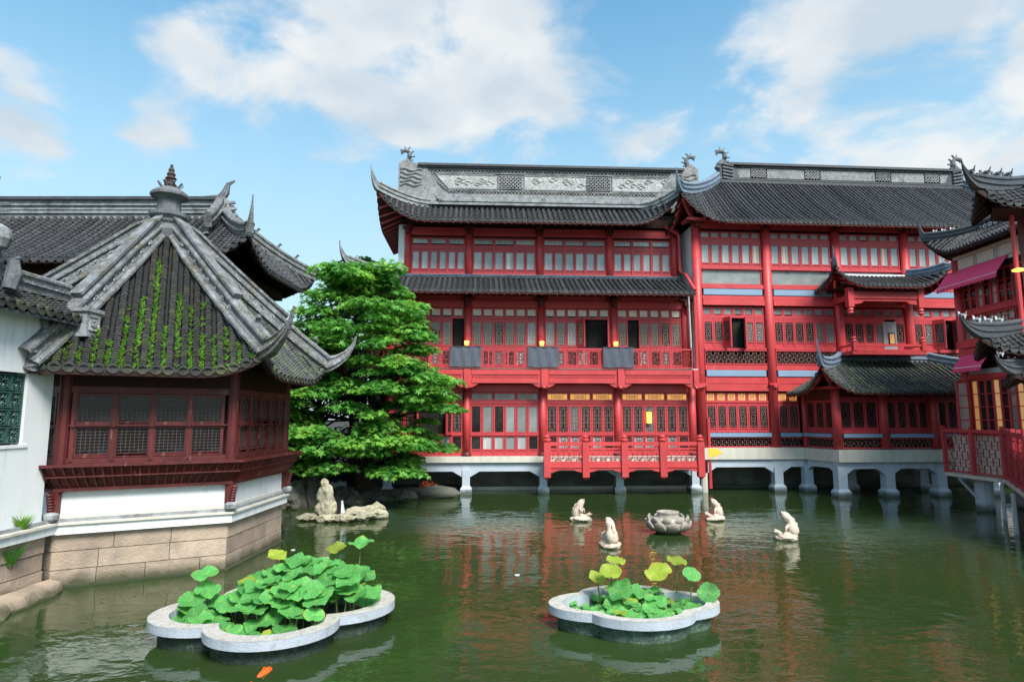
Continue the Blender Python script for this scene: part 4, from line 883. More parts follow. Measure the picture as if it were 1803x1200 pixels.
    for i in range(6):
        pts, sc = faces[i].hip(True, horn=(.82, .95) if i else (.1, .02)); pts = [p-Vector((0, 0, .03)) for p in pts]
        sc = [min(1.0, .62+.4*min(1, k/4)) if k < 10 else s for k, s in enumerate(sc)]
        m = MB(); m.sweep(pts, scaled(RP, .85, .74), sc); o = m.obj('hip_ridge', RIDGEW, rf)
        m = MB()                                                             # second, higher strip on the upper part of the hip
        up = [p+Vector((0, 0, .38)) for p in pts[:11]]; m.sweep(up, [(-.06, 0), (-.06, .16), (-.11, .18), (-.11, .24), (.11, .24), (.11, .18), (.06, .16), (.06, 0)], [.7]*2+[1]*9); m.obj('hip_ridge', RIDGEW, rf)
        m = MB(); rr = random.Random(i)
        for k in range(3, 11):                                                # pierced scrolls on both flanks
            c = pts[k]; d = (pts[k+1]-pts[k-1]).normalized(); sdv = d.cross(Vector((0, 0, 1))).normalized()
            for sg in (1, -1):
                q = c+sdv*.11*sg+Vector((0, 0, .27)); m.tube([q+d*.07*math.cos(t)*(1-t/8)+Vector((0, 0, .07*math.sin(t)*(1-t/8))) for t in np.linspace(0, 4.5, 7)], .022, 5)
        o = m.obj('scrollwork', RIDGE, rf); o['kind'] = 'stuff'
        c = pts[13]+Vector((0, 0, .38)); m = MB()
        m.tube([c, c+Vector((0, 0, .16)), c+Vector((.03, -.05, .25))], [.08, .06, .05], 6); m.lathe([(.02, 0), (.06, .03), (.05, .09), (.01, .11)], 8, tuple(c+Vector((.04, -.07, .2)))); m.obj('ridge_figure', DRAG, rf)
    m = MB(); m.lathe([(.36, 7.15), (.4, 7.35), (.3, 7.5), (.34, 7.56), (.34, 7.62), (.42, 7.7), (.42, 7.78), (.26, 7.84), (.25, 8.1), (.34, 8.16), (.42, 8.2), (.42, 8.26), (.34, 8.33), (.2, 8.42), (.12, 8.45)], 12); m.obj('finial_urn', DRAG, rf)
    m = MB(); m.lathe([(.12, 8.44), (.14, 8.5), (.09, 8.56), (.1, 8.62), (.13, 8.66), (.08, 8.72), (.1, 8.77), (.06, 8.83), (.07, 8.88), (.03, 8.95), (.035, 9.0), (.0, 9.02)], 10); m.obj('finial_spire', mat('rusty_spire', (.05, .028, .024), .7, .3, 8), rf)
    m = MB()
    for k in range(8):
        a = k*math.pi/4; m.bar((.14*math.cos(a), .14*math.sin(a), 8.4), (.28*math.cos(a), .28*math.sin(a), 8.54), .05, .03)
    m.obj('finial_leaves', DRAG, rf)
    # --- grass in the tile channels
    m = MB(); rr = random.Random(5)
    for fi, (dens, top) in ((0, (1, .62)), (1, (.25, .4))):
        f = faces[fi]; k = int(side/.2195); o0 = (side-k*.2195)/2
        for j in range(k+1):
            a = o0+j*.2195; bm = f.bmax(a)
            b = .0
            band = rr.uniform(.35, 1)
            while b < bm*top*1.25*band:
                b += rr.uniform(.015, .035)/dens
                edge_f = 1-.55*abs(a/side-.52)*2
                if rr.random() > edge_f*(.9 if mnoise.noise((a*2, b*1.6, fi*9)) > -.28 else .25): continue
                p = f.pos(a+rr.uniform(-.045, .045), b)
                for q in range(7):
                    ang = rr.uniform(0, 6.28); L_ = rr.uniform(.04, .13); w = Vector((math.cos(ang), math.sin(ang), 0))*.008; sp_ = rr.uniform(.3, 1.1); tip = p+Vector((math.cos(ang+1.5)*L_*sp_, math.sin(ang+1.5)*L_*sp_-.02, L_*rr.uniform(.5, 1)))
                    m.add([p-w, p+w, (p+tip)/2+w*1.1+Vector((0, 0, .02)), tip, (p+tip)/2-w*1.1+Vector((0, 0, .02))], [(0, 1, 2, 3, 4)])
    m.v = [tuple(Vector(v)+PC) for v in m.v]
    g = m.obj('roof_grass', GRASS); g['kind'] = 'stuff'; tag(g, 'bright green grass growing in the channels between roof tiles of the hexagonal pavilion', 'grass')
tea_pavilion(TP)

# ------------------------------------------------------------------ white garden wall at the left edge
GW = thing('garden_wall', 'white plastered garden wall with tiled coping and a green lattice window, at the left edge', 'wall', (-8.25, 11.25, 0), R(-90))
def garden_wall(T):
    # local x runs towards the camera, local y inwards (away from the pond is +y reversed): pond face at y=0
    X1 = 6.5; T0 = .32
    MB().box(0, .6, 0, T0, 1.2, 4.75).obj('wall_panel', PLAST, T); MB().box(2.23, X1, 0, T0, 1.2, 4.75).obj('wall_panel', PLAST, T)
    MB().box(.6, 2.23, 0, T0, 1.2, 2.55).obj('wall_panel', PLAST, T); MB().box(.6, 2.23, 0, T0, 3.75, 4.75).obj('wall_panel', PLAST, T)
    MB().box(.5, 2.33, -.02, .0, 2.5, 2.55).obj('window_sill', PLAST, T)
    MB().box(-.2, X1, -.14, T0, .95, 1.1).obj('white_ledge', PLAST, T); MB().box(-.2, X1, -.19, T0, 1.1, 1.14).obj('ledge_lip', CREAM, T); MB().box(-.2, X1, -.08, T0, 1.14, 1.2).obj('ledge_step', RIDGE, T)
    MB().box(-.2, X1, .15, T0+.2, -.9, .95).obj('base_core', CONC, T)
    rr = random.Random(2)
    for z0, z1 in ((.05, .34), (.35, .64), (.65, .95)):
        u = -.1
        while u < X1-.2:
            w = rr.uniform(.45, .95); MB().box(u+.006, u+w-.006, -rr.uniform(0, .03), .15, z0+.004, z1-.004).obj('stone_block', BLOCK, T); u += w
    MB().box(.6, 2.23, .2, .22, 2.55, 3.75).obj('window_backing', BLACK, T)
    fr = MB(); p = .272
    t = MB()
    t.box(0, p, .0, .07, 0, .025); t.box(0, p, .0, .07, p-.025, p); t.box(0, .025, .0, .07, .025, p-.025); t.box(p-.025, p, 0, .07, .025, p-.025)
    ring = [(p/2+.1*math.cos(a), .035, p/2+.1*math.sin(a)) for a in np.linspace(0, 2*math.pi, 13)]
    t.tube(ring, .015, 5, False)
    for k in range(8):
        a = k*math.pi/4; 
        t.tube([(p/2+.03*math.cos(a), .03, p/2+.03*math.sin(a)), (p/2+.07*math.cos(a+.25), .03, p/2+.07*math.sin(a+.25)), (p/2+.1*math.cos(a), .03, p/2+.1*math.sin(a))], .013, 4)
        a += math.pi/8
    for cx in (.025, p-.025):
        for cz in (.025, p-.025): t.bar((cx, .03, cz), (p/2+(cx-p/2)*.6, .03, p/2+(cz-p/2)*.6), .025, .03, up=(0, 1, 0))
    me = t.mesh('lattice_tile', GTILE)
    for i in range(6):
        for j in range(4):
            if .6+(i+1)*p < 2.24: inst('lattice_tile', me, T, (.6+i*p, .05, 2.58+j*.29))
    cp = MB().box(-.15, X1, -.05, T0+.05, 4.75, 4.82).obj('coping', RIDGE, T)
    f = Face((0, -.32), (1, 0), (0, 1), -.35, X1, 0, 0, .5, 4.78, .36, 1.1); f.build(cp, .21, .075, .06, TILEM, RIDGED, rafters=False)
    f = Face((X1, T0+.32), (-1, 0), (0, -1), 0, X1+.3, 0, 0, .5, 4.78, .36, 1.1); f.build(cp, .21, .075, .09, TILEM, RIDGED, rafters=False)
    m = MB(); m.sweep([(-.35, .17, 5.2), (X1, .17, 5.2)], scaled(PROF, 1, .8)); m.obj('coping_ridge', RIDGEW, cp)
    # pale scroll block where the coping meets the pavilion hip
    m = MB(); m.box(-.5, -.12, -.42, .1, 4.55, 4.95); m.box(-.55, -.08, -.46, .14, 4.95, 5.02); m.box(-.55, -.08, -.46, .14, 4.48, 4.55); o = m.obj('fret_block', RIDGE, cp)
    m = MB()
    for z, a, b in ((4.62, -.44, -.2), (4.88, -.44, -.2), (4.7, -.36, -.28), (4.8, -.36, -.28)): m.box(a, b, -.44, -.41, z-.015, z+.015)
    for u, a, b in ((-.44, 4.62, 4.88), (-.2, 4.62, 4.8), (-.36, 4.7, 4.8), (-.28, 4.7, 4.76)): m.box(u-.015, u+.015, -.445, -.412, a, b)
    m.obj('fret', PANEL, o)
    # tall dark ridge ornament at the very edge of the picture
    m = MB(); m.box(1.32, 1.75, .02, .3, 5.2, 5.5); m.lathe([(.2, 5.5), (.24, 5.62), (.16, 5.75), (.2, 5.95), (.14, 6.1)], 10, (1.55, .16, 0)); o = m.obj('ornament_stem', DRAG, cp)
    m = MB(); m.lathe([(.02, 5.62), (.15, 5.68), (.2, 5.82), (.17, 5.98), (.05, 6.06)], 12, (1.6, -.08, 0)); m.obj('ornament_boss', RIDGE, o)
    m = MB(); m.tube([(1.55, .16, 6.1), (1.52, .16, 6.5), (1.5, .16, 6.75), (1.42, .16, 6.92)], [.14, .1, .06, .03], 7)
    for z in (6.2, 6.32, 6.44): m.bar((1.5, .1, z), (1.28, .05, z+.07), .05, .04)
    m.obj('ornament_horn', DRAG, o)
    m = MB(); m.tube([(1.4, -.18, 5.05), (1.36, -.2, 5.3), (1.4, -.22, 5.5), (1.3, -.22, 5.58)], [.1, .12, .08, .04], 8); m.tube([(1.36, -.22, 5.3), (1.2, -.24, 5.2)], [.06, .03], 6); m.obj('ornament_figure', DRAG, o)
garden_wall(GW)
done = set()
for o in GW.children_recursive:                      # the pond face is the side at -y
    o.location.y *= -1
    if o.data and o.data.name not in done: done.add(o.data.name); o.data.transform(Matrix.Diagonal((1, -1, 1, 1))); o.data.flip_normals()
m = MB(); rr = random.Random(12)
n = 14
top = [(-8.0+.14*mnoise.noise((i*.7, 3, 0)), 11.35-i*.32) for i in range(n)]
vs = []
for i, (x, y) in enumerate(top):
    e = .16+.16*min(1, i/3)+.1*mnoise.noise((i*.9, 0, 5))
    for k, (dx, z) in enumerate(((-.5, .1), (-.1, .2), (e*.6, .16), (e, .03), (e*1.05, -.4))): vs.append((x+dx+.03*rr.random(), y, z+.05*mnoise.noise((i*1.3, k, 1))))
m.add(vs, [(i*5+k, i*5+k+1, (i+1)*5+k+1, (i+1)*5+k) for i in range(n-1) for k in range(4)]); 
o = m.obj('stone_kerb', BLOCK); tag(o, 'rough brown stone kerb at the waterline below the white garden wall', 'kerb')

def weed(name, loc_, h, label, n=60, drk=False):
    rr = random.Random(n); m = MB()
    for _ in range(n):
        a = rr.uniform(0, 6.28); L_ = h*rr.uniform(.5, 1); o = Vector((rr.uniform(-.06, .06), rr.uniform(-.05, .05), 0)); d = Vector((math.cos(a)*.5, math.sin(a)*.5, 1))
        p = [o+d*L_*t+Vector((math.cos(a), math.sin(a), 0))*L_*.3*t*t for t in (0, .4, .75, 1)]; w = Vector((-math.sin(a), math.cos(a), 0))*.006
        m.add([p[0]-w*.6, p[0]+w*.6, p[1]+w, p[2]+w*.8, p[3], p[2]-w*.8, p[1]-w], [(0, 1, 2, 3, 4, 5, 6)])
    T = thing(name, label, 'plant', loc_); m.obj('leaves', LEAF if drk else GRASS, T); MB().tube([(0, 0, -.05), (0, 0, h*.4)], .012, 5).obj('stem', STALK, T); return T
weed('weed', (-8.2, 10.75, 1.15), .27, 'small pale green weed growing on the ledge of the white wall', 130)
weed('weed', (-8.25, 10.6, .6), .36, 'bushy dark weed hanging from the stone base below the white ledge', 220, True)

# ------------------------------------------------------------------ grey hall behind the pavilion
GH = thing('grey_hall', 'old grey tiled hall with sweeping eaves rising behind the hexagonal pavilion', 'building', (-13, 20.7, 0))
def grey_hall(T):
    c = Vector((-13, 20.7)); L0, L1 = -21-c.x, -7.65-c.x          # eave ends, local
    MB().box(L0+1, L1-1.2, -2.2, 2.2, -.9, 7.3).obj('walls', DRED, T)
    rf = MB().box(L0+.8, L1-.9, -2.2, 2.2, 7.3, 7.6).obj('roof', DARKW, T)
    ze, rise = 7.55, 2.25
    F_ = Face((0, -3), (1, 0), (0, 1), L0, L1, .8, .75, 3, ze, rise, 1.35, .8, .75, 2); F_.build(rf, .24, .09, .14, TILE, DARKW)
    Bk = Face((0, 3), (-1, 0), (0, -1), -L1, -L0, .75, .8, 3, ze, rise, 1.35, .75, .8, 2); Bk.build(rf, .24, .09, .25, TILE, DARKW)
    Rt = Face((L1, 0), (0, 1), (-1, 0), -3, 3, 1.333, 1.333, 2.25, ze, rise, 1.35, .75, .75, 2); Rt.build(rf, .24, .09, .14, TILE, DARKW)
    Lt = Face((L0, 0), (0, -1), (1, 0), -3, 3, 1.25, 1.25, 2.4, ze, rise, 1.35, .8, .8, 2); Lt.build(rf, .24, .09, .25, TILE, DARKW)
    for f, l, hn in ((F_, True, (.5, 1)), (F_, False, (.18, 1.15)), (Bk, True, (.5, .75)), (Bk, False, (.4, 1))):
        p, s = f.hip(l, horn=hn); hip_ridge(rf, p, s, RIDGEW, 1.15, 1.1)
    r0, r1 = L0+2.4, L1-2.3
    rw = MB().box(r0, r1, -.14, .14, ze+rise-.1, ze+rise+.55).obj('ridge', RIDGE, rf)
    for z, w in ((.08, .2), (.22, .17), (.36, .2)): MB().box(r0+.01, r1-.01, -w, w, ze+rise+z, ze+rise+z+.04).obj('moulding', RIDGE, rw)
    MB().box(r0-.1, r1+.05, -.24, .24, ze+rise+.55, ze+rise+.66).obj('coping', RIDGED, rw)
    z0 = ze+rise
    for u0, fl in ((r1, 1), (r0, -1)):
        m = MB(); m.sweep([(u0-fl*.5, 0, z0+.45), (u0, 0, z0+.55), (u0+fl*.18, 0, z0+.85), (u0+fl*.22, 0, z0+1.15), (u0+fl*.42, 0, z0+1.28)], scaled(PROF, .9, .8), [1, .9, .7, .4, .15]); m.obj('ridge_horn', DRAG, rw)
        m = MB(); m.prism([(u0-fl*.05, z0-.1), (u0-fl*.05, z0+.6), (u0+fl*.2, z0+.62), (u0+fl*.35, z0+.2), (u0+fl*.55, z0-.4), (u0+fl*.2, z0-.4)][::fl], -.2, .2)
        for k in range(4): m.bar((u0+fl*.25, 0, z0+.5-k*.22), (u0+fl*(.45+k*.05), 0, z0+.52-k*.22), .12, .08)
        m.obj('ridge_end_block', RIDGE, rw)
    # gable ridges sweeping down over the hipped ends
    for sy in (-1, 1):
        pts = []
        for t in np.linspace(0, 1, 10): pts.append((r1+.1+.25*t*t, sy*(.1+1.45*t), z0+.35-1.35*t**.8+.25*t*t))
        m = MB(); m.sweep(pts, scaled(PROF, 1.1, 1.1)); m.obj('gable_ridge', RIDGEW, rf)
    g = MB(); g.add([(r1+.02, 0, z0+.3), (r1+.3, -1.5, z0-1.0), (r1+.3, 1.5, z0-1.0)], [(0, 1, 2)]); o = g.obj('gable', RIDGEW, rf); o.modifiers.new('thick', 'SOLIDIFY').thickness = .15
    for k, (f, b) in enumerate(((Bk, 2.0), (Bk, 1.3), (Bk, .7))):
        l, r = f.lim(b); c_ = f.pos(l, b)+Vector((0, 0, .35)); m = MB(); m.tube([c_, c_+Vector((.02, 0, .15)), c_+Vector((.1, 0, .24)), c_+Vector((.16, 0, .2))], [.06, .05, .05, .02], 6); m.obj('ridge_figure', DRAG, rf)
grey_hall(GH)

# ------------------------------------------------------------------ lakeside teahouse at the right edge
TH = thing('lakeside_teahouse', 'red and white teahouse with stacked upswept dark roofs and pink awnings, at the right edge', 'building', (15.7, 21.6, 0), R(-90))
TH.matrix_basis = Matrix.Translation(TH.location)@Matrix.Rotation(R(-90), 4, 'Z')
def teahouse(T):
    # local x runs towards the camera along the pond wall, local -y looks over the pond
    L_ = 4.6
    MB().box(-.1, L_, .2, 6, 1.2, 9.2).obj('core', DARKW, T)
    column(T, 0, 0, 1.15, 8.5, .14)
    # ground floor: glazed doors, the first leaf swung open
    row(T, .16, 2.72, .06, 1.2, 3.1, 8, 1.3, 3.02, [BLIND, DARKP, DARKP, WARMP, DARKP, GREYP, WARMP, DARKP], st=.035, rows=4)
    leaf(T, .1, -.05, 1.2, .44, 3.05, 1.3, 2.98, .04, RED2, None, PALEP, rz=R(-172)+math.pi/2+R(0), rows=4)
    beam(T, .14, L_, -.04, .12, 4.3, 4.45); MB().box(.14, L_, .0, .1, 4.45, 4.62).obj('fascia', METAL, T)
    beam(T, -.1, L_, -.1, .14, 5.1, 5.35); beam(T, -.1, L_, -.16, .14, 5.37, 5.62)
    # lattice parapet, cream behind red bars
    MB().box(.0, L_, .08, .12, 5.64, 6.42).obj('parapet_back', CREAM, T)
    for a in (.0, 1.2, 2.4, 3.6): railing(T, a+.02, a+1.18, .0, 5.62, 6.44, .13, LATR, RED2, .03, posts=1, top=.06)
    beam(T, -.05, L_, -.1, .12, 6.45, 6.6)
    # upper windows
    row(T, .16, 4.5, .06, 6.6, 1.22, 14, .1, 1.14, [DARKP, DARKP, GREYP, DARKP, GREYP], st=.035, rows=3)
    MB().box(.1, L_, .0, .14, 7.82, 8.0).obj('header', DARKW, T)
    MB().box(-.1, L_, -.03, .18, 8.0, 8.62).obj('frieze', CREAM, T)
    for a in (.1, 1.0, 1.9, 2.8):
        m = MB(); 
        for z in (8.12, 8.5): m.box(a, a+.8, -.045, -.031, z-.012, z+.012)
        for u in (a, a+.8): m.box(u-.012, u+.012, -.045, -.031, 8.132, 8.488)
        m.obj('frieze_frame', STONE, T)
    # awnings
    def awning(u0, u1, zt, zb, out, n):
        m = MB(); vs = []
        for i in range(n+1):
            u = u0+(u1-u0)*i/n; vs += [(u, -.03, zt), (u, -out, zb), (u, -out-.01, zb-.12-.05*abs(math.sin(i*math.pi/2)))]
        m.add(vs, [(3*i+k, 3*i+k+3, 3*i+k+4, 3*i+k+1) for i in range(n) for k in (0, 1)])
        m.add([(u0, -.03, zt), (u0, -out, zb), (u0, -.03, zb)], [(0, 1, 2)])
        o = m.obj('awning', PINK, T); o.modifiers.new('thick', 'SOLIDIFY').thickness = .012
        m = MB(); m.tube([(u0, -out, zb), (u1, -out, zb)], .018, 6); m.tube([(u0+.05, -.03, zb), (u0+.05, -out, zb)], .012, 5); m.obj('awning_rail', WHITEO, o)
    awning(-.45, 2.35, 8.12, 7.55, .45, 36); awning(.0, 1.3, 5.2, 4.68, .42, 18)
    # middle roof
    rf = MB().box(-.2, L_, -.1, 2, 8.62, 8.72).obj('roof', DARKW, T)
    f = Face((0, -.45), (1, 0), (0, 1), -.95, 5, 1, 0, 1.3, 8.72, .85, 1.2, .8, 0, 1.7); f.build(rf, .16, .055, .12, sofmat=DARKW)
    p, s = f.hip(True, horn=(.12, .72)); hip_ridge(rf, p, s, RIDGED, .9, .8)
    g = Face((-.95, 3), (0, -1), (1, 0), 0, 3.45, 0, 1, 1.3, 8.72, .85, 1.2, 0, .8, 1.7); g.build(rf, .16, .055, .12, sofmat=DARKW)
    m = MB(); m.box(.1, 4.6, .7, .9, 9.45, 9.72); m.box(.0, 4.6, .66, .94, 9.72, 9.8); m.obj('ridge', RIDGED, rf)
    for i in range(9):
        u = .35+i*.24; m = MB(); m.tube([(u+.07*math.cos(t), .69, 9.59+.06*math.sin(t)) for t in np.linspace(0, 2*math.pi, 9)], .022, 5, False); m.obj('ridge_medallion', WHITEO, rf)
    def figure(P, s=1, mt=WHITEO, par=None):
        m = MB(); P = Vector(P); X = Vector((.12*s, 0, 0))
        m.tube([P-X+Vector((0, 0, .1*s)), P+Vector((0, 0, .12*s)), P+X+Vector((0, 0, .1*s))], [.035*s, .05*s, .045*s], 6)
        m.tube([P-X+Vector((0, 0, .1*s)), P-X*1.2+Vector((0, 0, .22*s)), P-X*1.5+Vector((0, 0, .24*s))], [.035*s, .03*s, .02*s], 6)
        for k in (-.8, .8): m.tube([P+X*k+Vector((0, 0, .1*s)), P+X*k], [.022*s, .02*s], 5)
        m.tube([P+X+Vector((0, 0, .12*s)), P+X*1.5+Vector((0, 0, .2*s))], [.02*s, .01*s], 5)
        return m.obj('roof_figure', mt, par)
    for i, k in enumerate((11, 9, 7)): figure(p[k]+Vector((0, 0, .25)), .65, WHITEO, rf)
    # --- corner block standing nearer the camera, mostly out of the picture
    I = T.matrix_basis.inverted()
    def wp(x, y, z=0): return I @ Vector((x, y, z))
    m = MB(); q = [wp(14.6, 17.5), wp(16.35, 19.6), wp(19, 19.6), wp(19, 17.3)]; m.prism([(v.x, v.y) for v in q], 1.2, 8.9, 'z'); m.obj('corner_block', DRED, T)
    m = MB(); m.tube([wp(14.2, 17.2, 1.15), wp(14.2, 17.2, 8.7)], .06, 8); m.obj('corner_post', RED, T)
    v = wp(14.0, 16.9, 7.0); MB().lathe([(.03, 0), (.14, .02), (.16, .06), (.05, .1)], 10, tuple(v)).obj('eave_lamp', LAMPM, T)
    l = Vector((.543, .84)); R2 = Matrix.Rotation(R(90), 2)
    def corner_roof(cx, cy, ze, rise, lift, horn, B=1.4, sp=.235, rad=.085, figs=(), fm=RIDGED):
        c = wp(cx, cy); ax = (I.to_3x3()@Vector((1, 0, 0))).xy; ay = (I.to_3x3()@Vector((0, 1, 0))).xy
        m = MB(); q = [wp(cx+.7, cy+.35), wp(cx+1.5, cy+1.5), wp(cx+6, cy+1.5), wp(cx+6, cy+.35)]; m.prism([(v.x, v.y) for v in q], ze+.0, ze+.06, 'z'); rf = m.obj('roof', DARKW, T)
        f = Face((c.x, c.y), ax, ay, 0, 6, 1.84, 0, B, ze, rise, 1.2, lift, 0, 1.3); f.build(rf, sp, rad, .13, sofmat=DARKW)
        far = wp(cx+l.x*2, cy+l.y*2); dl = (I.to_3x3()@Vector((-l.x, -l.y, 0))); nl = (I.to_3x3()@Vector((l.y, -l.x, 0)))
        g = Face((far.x, far.y), (dl.x, dl.y), (nl.x, nl.y), 0, 2, 0, 1.84, B, ze, rise, 1.2, 0, lift, 1.3); g.build(rf, sp, rad, .13, sofmat=DARKW)
        p, s = f.hip(True, horn=horn); hip_ridge(rf, p, s, fm, 1.0, 1.0)
        return rf, p
    rf, p = corner_roof(12.55, 16.3, 8.72, 1.0, .5, (.6, .62))
    for k in (16, 11, 8, 5): figure(p[k]+Vector((0, 0, .32 if k < 15 else .16)), 1.15, DRAG, rf)
    rf, p = corner_roof(12.2, 16.2, 4.72, .75, .42, (.85, .5), 1.3)
    for k in (20, 14, 11, 8): figure(p[k]+Vector((0, 0, .33 if k < 15 else .1)), (.85), WHITEO, rf)
    rf, p = corner_roof(13.1, 16.4, 3.95, .45, .25, (.7, .4), .9)
    for k in (18, 13): figure(p[k]+Vector((0, 0, .25)), .7, WHITEO, rf)
    # --- deck, railings, posts in the water
    D = [(14.9, 21.9), (14.85, 19.2), (12.2, 15.1), (12.2, 10), (19, 10), (19, 21.9)]
    q = [wp(*v) for v in D]; MB().prism([(v.x, v.y) for v in q], 1.04, 1.15, 'z').obj('deck', CREAM, T)
    for (x0, y0), (x1, y1), n in ((D[0], D[1], 2), (D[1], D[2], 4), (D[2], D[3], 4)):
        a, b = wp(x0, y0), wp(x1, y1); d = b-a; xf = Matrix.Translation((a.x, a.y, 0))@Matrix.Rotation(math.atan2(d.y, d.x), 4, 'Z'); w = d.length/n
        for k in range(n): railing(T, k*w+.07, (k+1)*w-.07, .06, 1.2, 2.62, .125, LATR, RED2, .021, xf=xf, posts=1, top=.1, seed=k)
        m = MB(xf); m.box(.1, d.length-.1, .3, .34, 1.16, 2.42); m.obj('inner_screen', CREAM, T)
        for k in range(n+1):
            m = MB(xf); m.box(k*w-.05, k*w+.05, .01, .11, 1.15, 2.7 if k not in (0, n) else 2.74); m.obj('rail_post', RED2, T)
    m = MB(); v = wp(15.46, 20.9); m.tube([(v.x, v.y, -.8), (v.x, v.y, .9), (v.x, v.y, 1.04)], [.27, .27, .36], 10); m.obj('pier', BLUEG, T)
    m = MB(); m.bar(wp(14.95, 21.3, 1.0), wp(15.3, 20.75, .2), .07, .07); m.bar(wp(14.95, 21.3, 1.0), wp(15.6, 20.9, 1.0), .07, .07); m.obj('brace', METAL, T)
    for x, y in ((13.1, 16.7), (12.35, 14.9), (14.6, 19.0)):
        m = MB(); m.tube([wp(x, y, -.8), wp(x, y, 1.04)], .055, 8); m.obj('deck_post', METAL, T)
    m = MB(); m.tube([wp(17.2, 21.4, -.8), wp(17.2, 21.4, 1.04)], .3, 8); m.obj('pier', BLUEG, T)
teahouse(TH)

# ------------------------------------------------------------------ maple and the dark tree behind it
def leaf_mesh(pads, size, name, mt, parent, seed, star=True):
    r = np.random.default_rng(seed)
    P, N = [], []
    for (c, rad, n) in pads:
        q = r.normal(size=(n, 3)); q /= np.linalg.norm(q, axis=1)[:, None]; q *= (r.random(n)**.45)[:, None]
        dome = -.22*(q[:, 0]**2+q[:, 1]**2)*min(rad[0], rad[1])
        p = q*np.array(rad)+np.array(c); p[:, 2] += dome; P.append(p)
        nn = r.normal(size=(n, 3))*.42+np.array([0, 0, 1.0])+q*np.array([.45, .45, 0]); N.append(nn/np.linalg.norm(nn, axis=1)[:, None])
    P = np.concatenate(P); N = np.concatenate(N); n = len(P)
    t = r.normal(size=(n, 3)); t -= (t*N).sum(1)[:, None]*N; t /= np.linalg.norm(t, axis=1)[:, None]; b = np.cross(N, t)
    if star:      # palmate leaf: five pointed lobes
        ang = np.array([0, .45, .9, 1.35, 1.85, 2.5, math.pi, -2.5, -1.85, -1.35, -.9, -.45]); rad = np.array([1, .45, .92, .42, .72, .3, .12, .3, .72, .42, .92, .45])
    else:
        ang = np.array([0, .6, 1.5, math.pi, -1.5, -.6]); rad = np.array([1, .6, .34, .6, .34, .6])
    k = len(ang); s = size*(.65+.7*r.random(n))
    V = P[:, None, :]+s[:, None, None]*(t[:, None, :]*(np.cos(ang)*rad)[None, :, None]+b[:, None, :]*(np.sin(ang)*rad)[None, :, None]-N[:, None, :]*(.22*rad**2)[None, :, None])
    me = bpy.data.meshes.new(name); me.vertices.add(n*k); me.vertices.foreach_set('co', V.reshape(-1).astype(np.float32))
    me.loops.add(n*k); me.loops.foreach_set('vertex_index', np.arange(n*k, dtype=np.int32)); me.polygons.add(n)
    me.polygons.foreach_set('loop_start', np.arange(0, n*k, k, dtype=np.int32)); me.materials.append(mt); me.update(calc_edges=True); me.validate()
    return inst(name, me, parent)

def maple():
    T = thing('maple_tree', 'broad bright green maple in flat layers between the hexagonal pavilion and the left hall', 'tree', (-5.3, 22.7, .2)); r = random.Random(21)
    o = Vector(T.location); base = Vector((0, 0, 0)); pads = []; tr = MB()
    # crown outline (height above the water -> left and right reach)
    prof = [(1.0, -7.4, -3.3), (1.6, -8.0, -2.5), (2.2, -8.2, -2.2), (2.9, -8.2, -2.9), (3.5, -8.1, -2.0), (4.2, -7.9, -2.0), (4.9, -8.0, -3.4), (5.5, -8.0, -2.7), (6.1, -7.8, -3.0), (6.8, -7.6, -3.2), (7.4, -7.3, -3.6), (7.9, -6.9, -4.2), (8.3, -6.2, -4.9)]
    limbs = []
    for k in range(5):
        a = k*1.26+.4; pts = [base+Vector((.12*math.cos(a), .12*math.sin(a), -.3))]; h = r.uniform(5.2, 7.4)
        for t in (.2, .45, .7, 1): pts.append(Vector((math.cos(a)*(1.3*t**1.3)+r.uniform(-.15, .15)+(-.2*t), math.sin(a)*1.0*t**1.3+r.uniform(-.15, .15), h*t)))
        tr.tube(pts, [.17, .14, .1, .06, .025], 8); limbs.append(pts)
    def reach(z):
        for (z0, a0, b0), (z1, a1, b1) in zip(prof, prof[1:]):
            if z0 <= z <= z1: t = (z-z0)/(z1-z0); return a0+(a1-a0)*t, b0+(b1-b0)*t
    def pad(x, y, z, rr, thin=.24):
        if x < -6.2 and y < 20.9: y = 20.9
        c = Vector((x, y, z))-o; pads.append((tuple(c), (rr*r.uniform(1, 1.35), rr*1.0, rr*thin), int(330*rr*rr)+60))
        best = min((p for L_ in limbs for p in L_[1:]), key=lambda p: (p-c).length+abs(p.z-c.z+.5)*1.2)
        mid = (best+c)/2+Vector((0, 0, .12)); tr.tube([best, mid, c-Vector((0, 0, .05))], [.035, .022, .008], 5)
    for k in range(132):                                    # boughs all through the crown, denser towards its outside
        z = 1.2+7.0*r.random()**1.15; x0, x1 = reach(z); h = (x1-x0)/2; q = r.uniform(-1, 1); q = math.copysign(abs(q)**.7, q)
        x = (x0+x1)/2+q*(h-.35); dy = 1.9*math.sqrt(max(0, 1-q*q*.8)); pad(x, 22.1+dy*r.choice((-1, -1, -.8, -.5, .1, .8))*r.uniform(.6, 1.05), z+r.uniform(-.15, .15), r.uniform(.42, .95), r.uniform(.18, .34))
    for z, x0, x1 in prof[2:]:                              # longer boughs that break the outline
        pad(x1-r.uniform(.1, .5), 22.2+r.uniform(-.6, .6), z+r.uniform(-.3, .3), r.uniform(.45, .75)); pad(x0+r.uniform(.2, .6), 22.6+r.uniform(-.4, .4), z+r.uniform(-.3, .3), r.uniform(.45, .75))
    for k in range(9): pad(r.uniform(-6.6, -4.4), 22.2+r.uniform(-.6, .6), 8.0+r.uniform(-.5, .45), r.uniform(.5, .8), .4)
    tr.obj('trunk', BARK, T); leaf_mesh(pads, .135, 'crown', LEAF, T, 3)
maple()
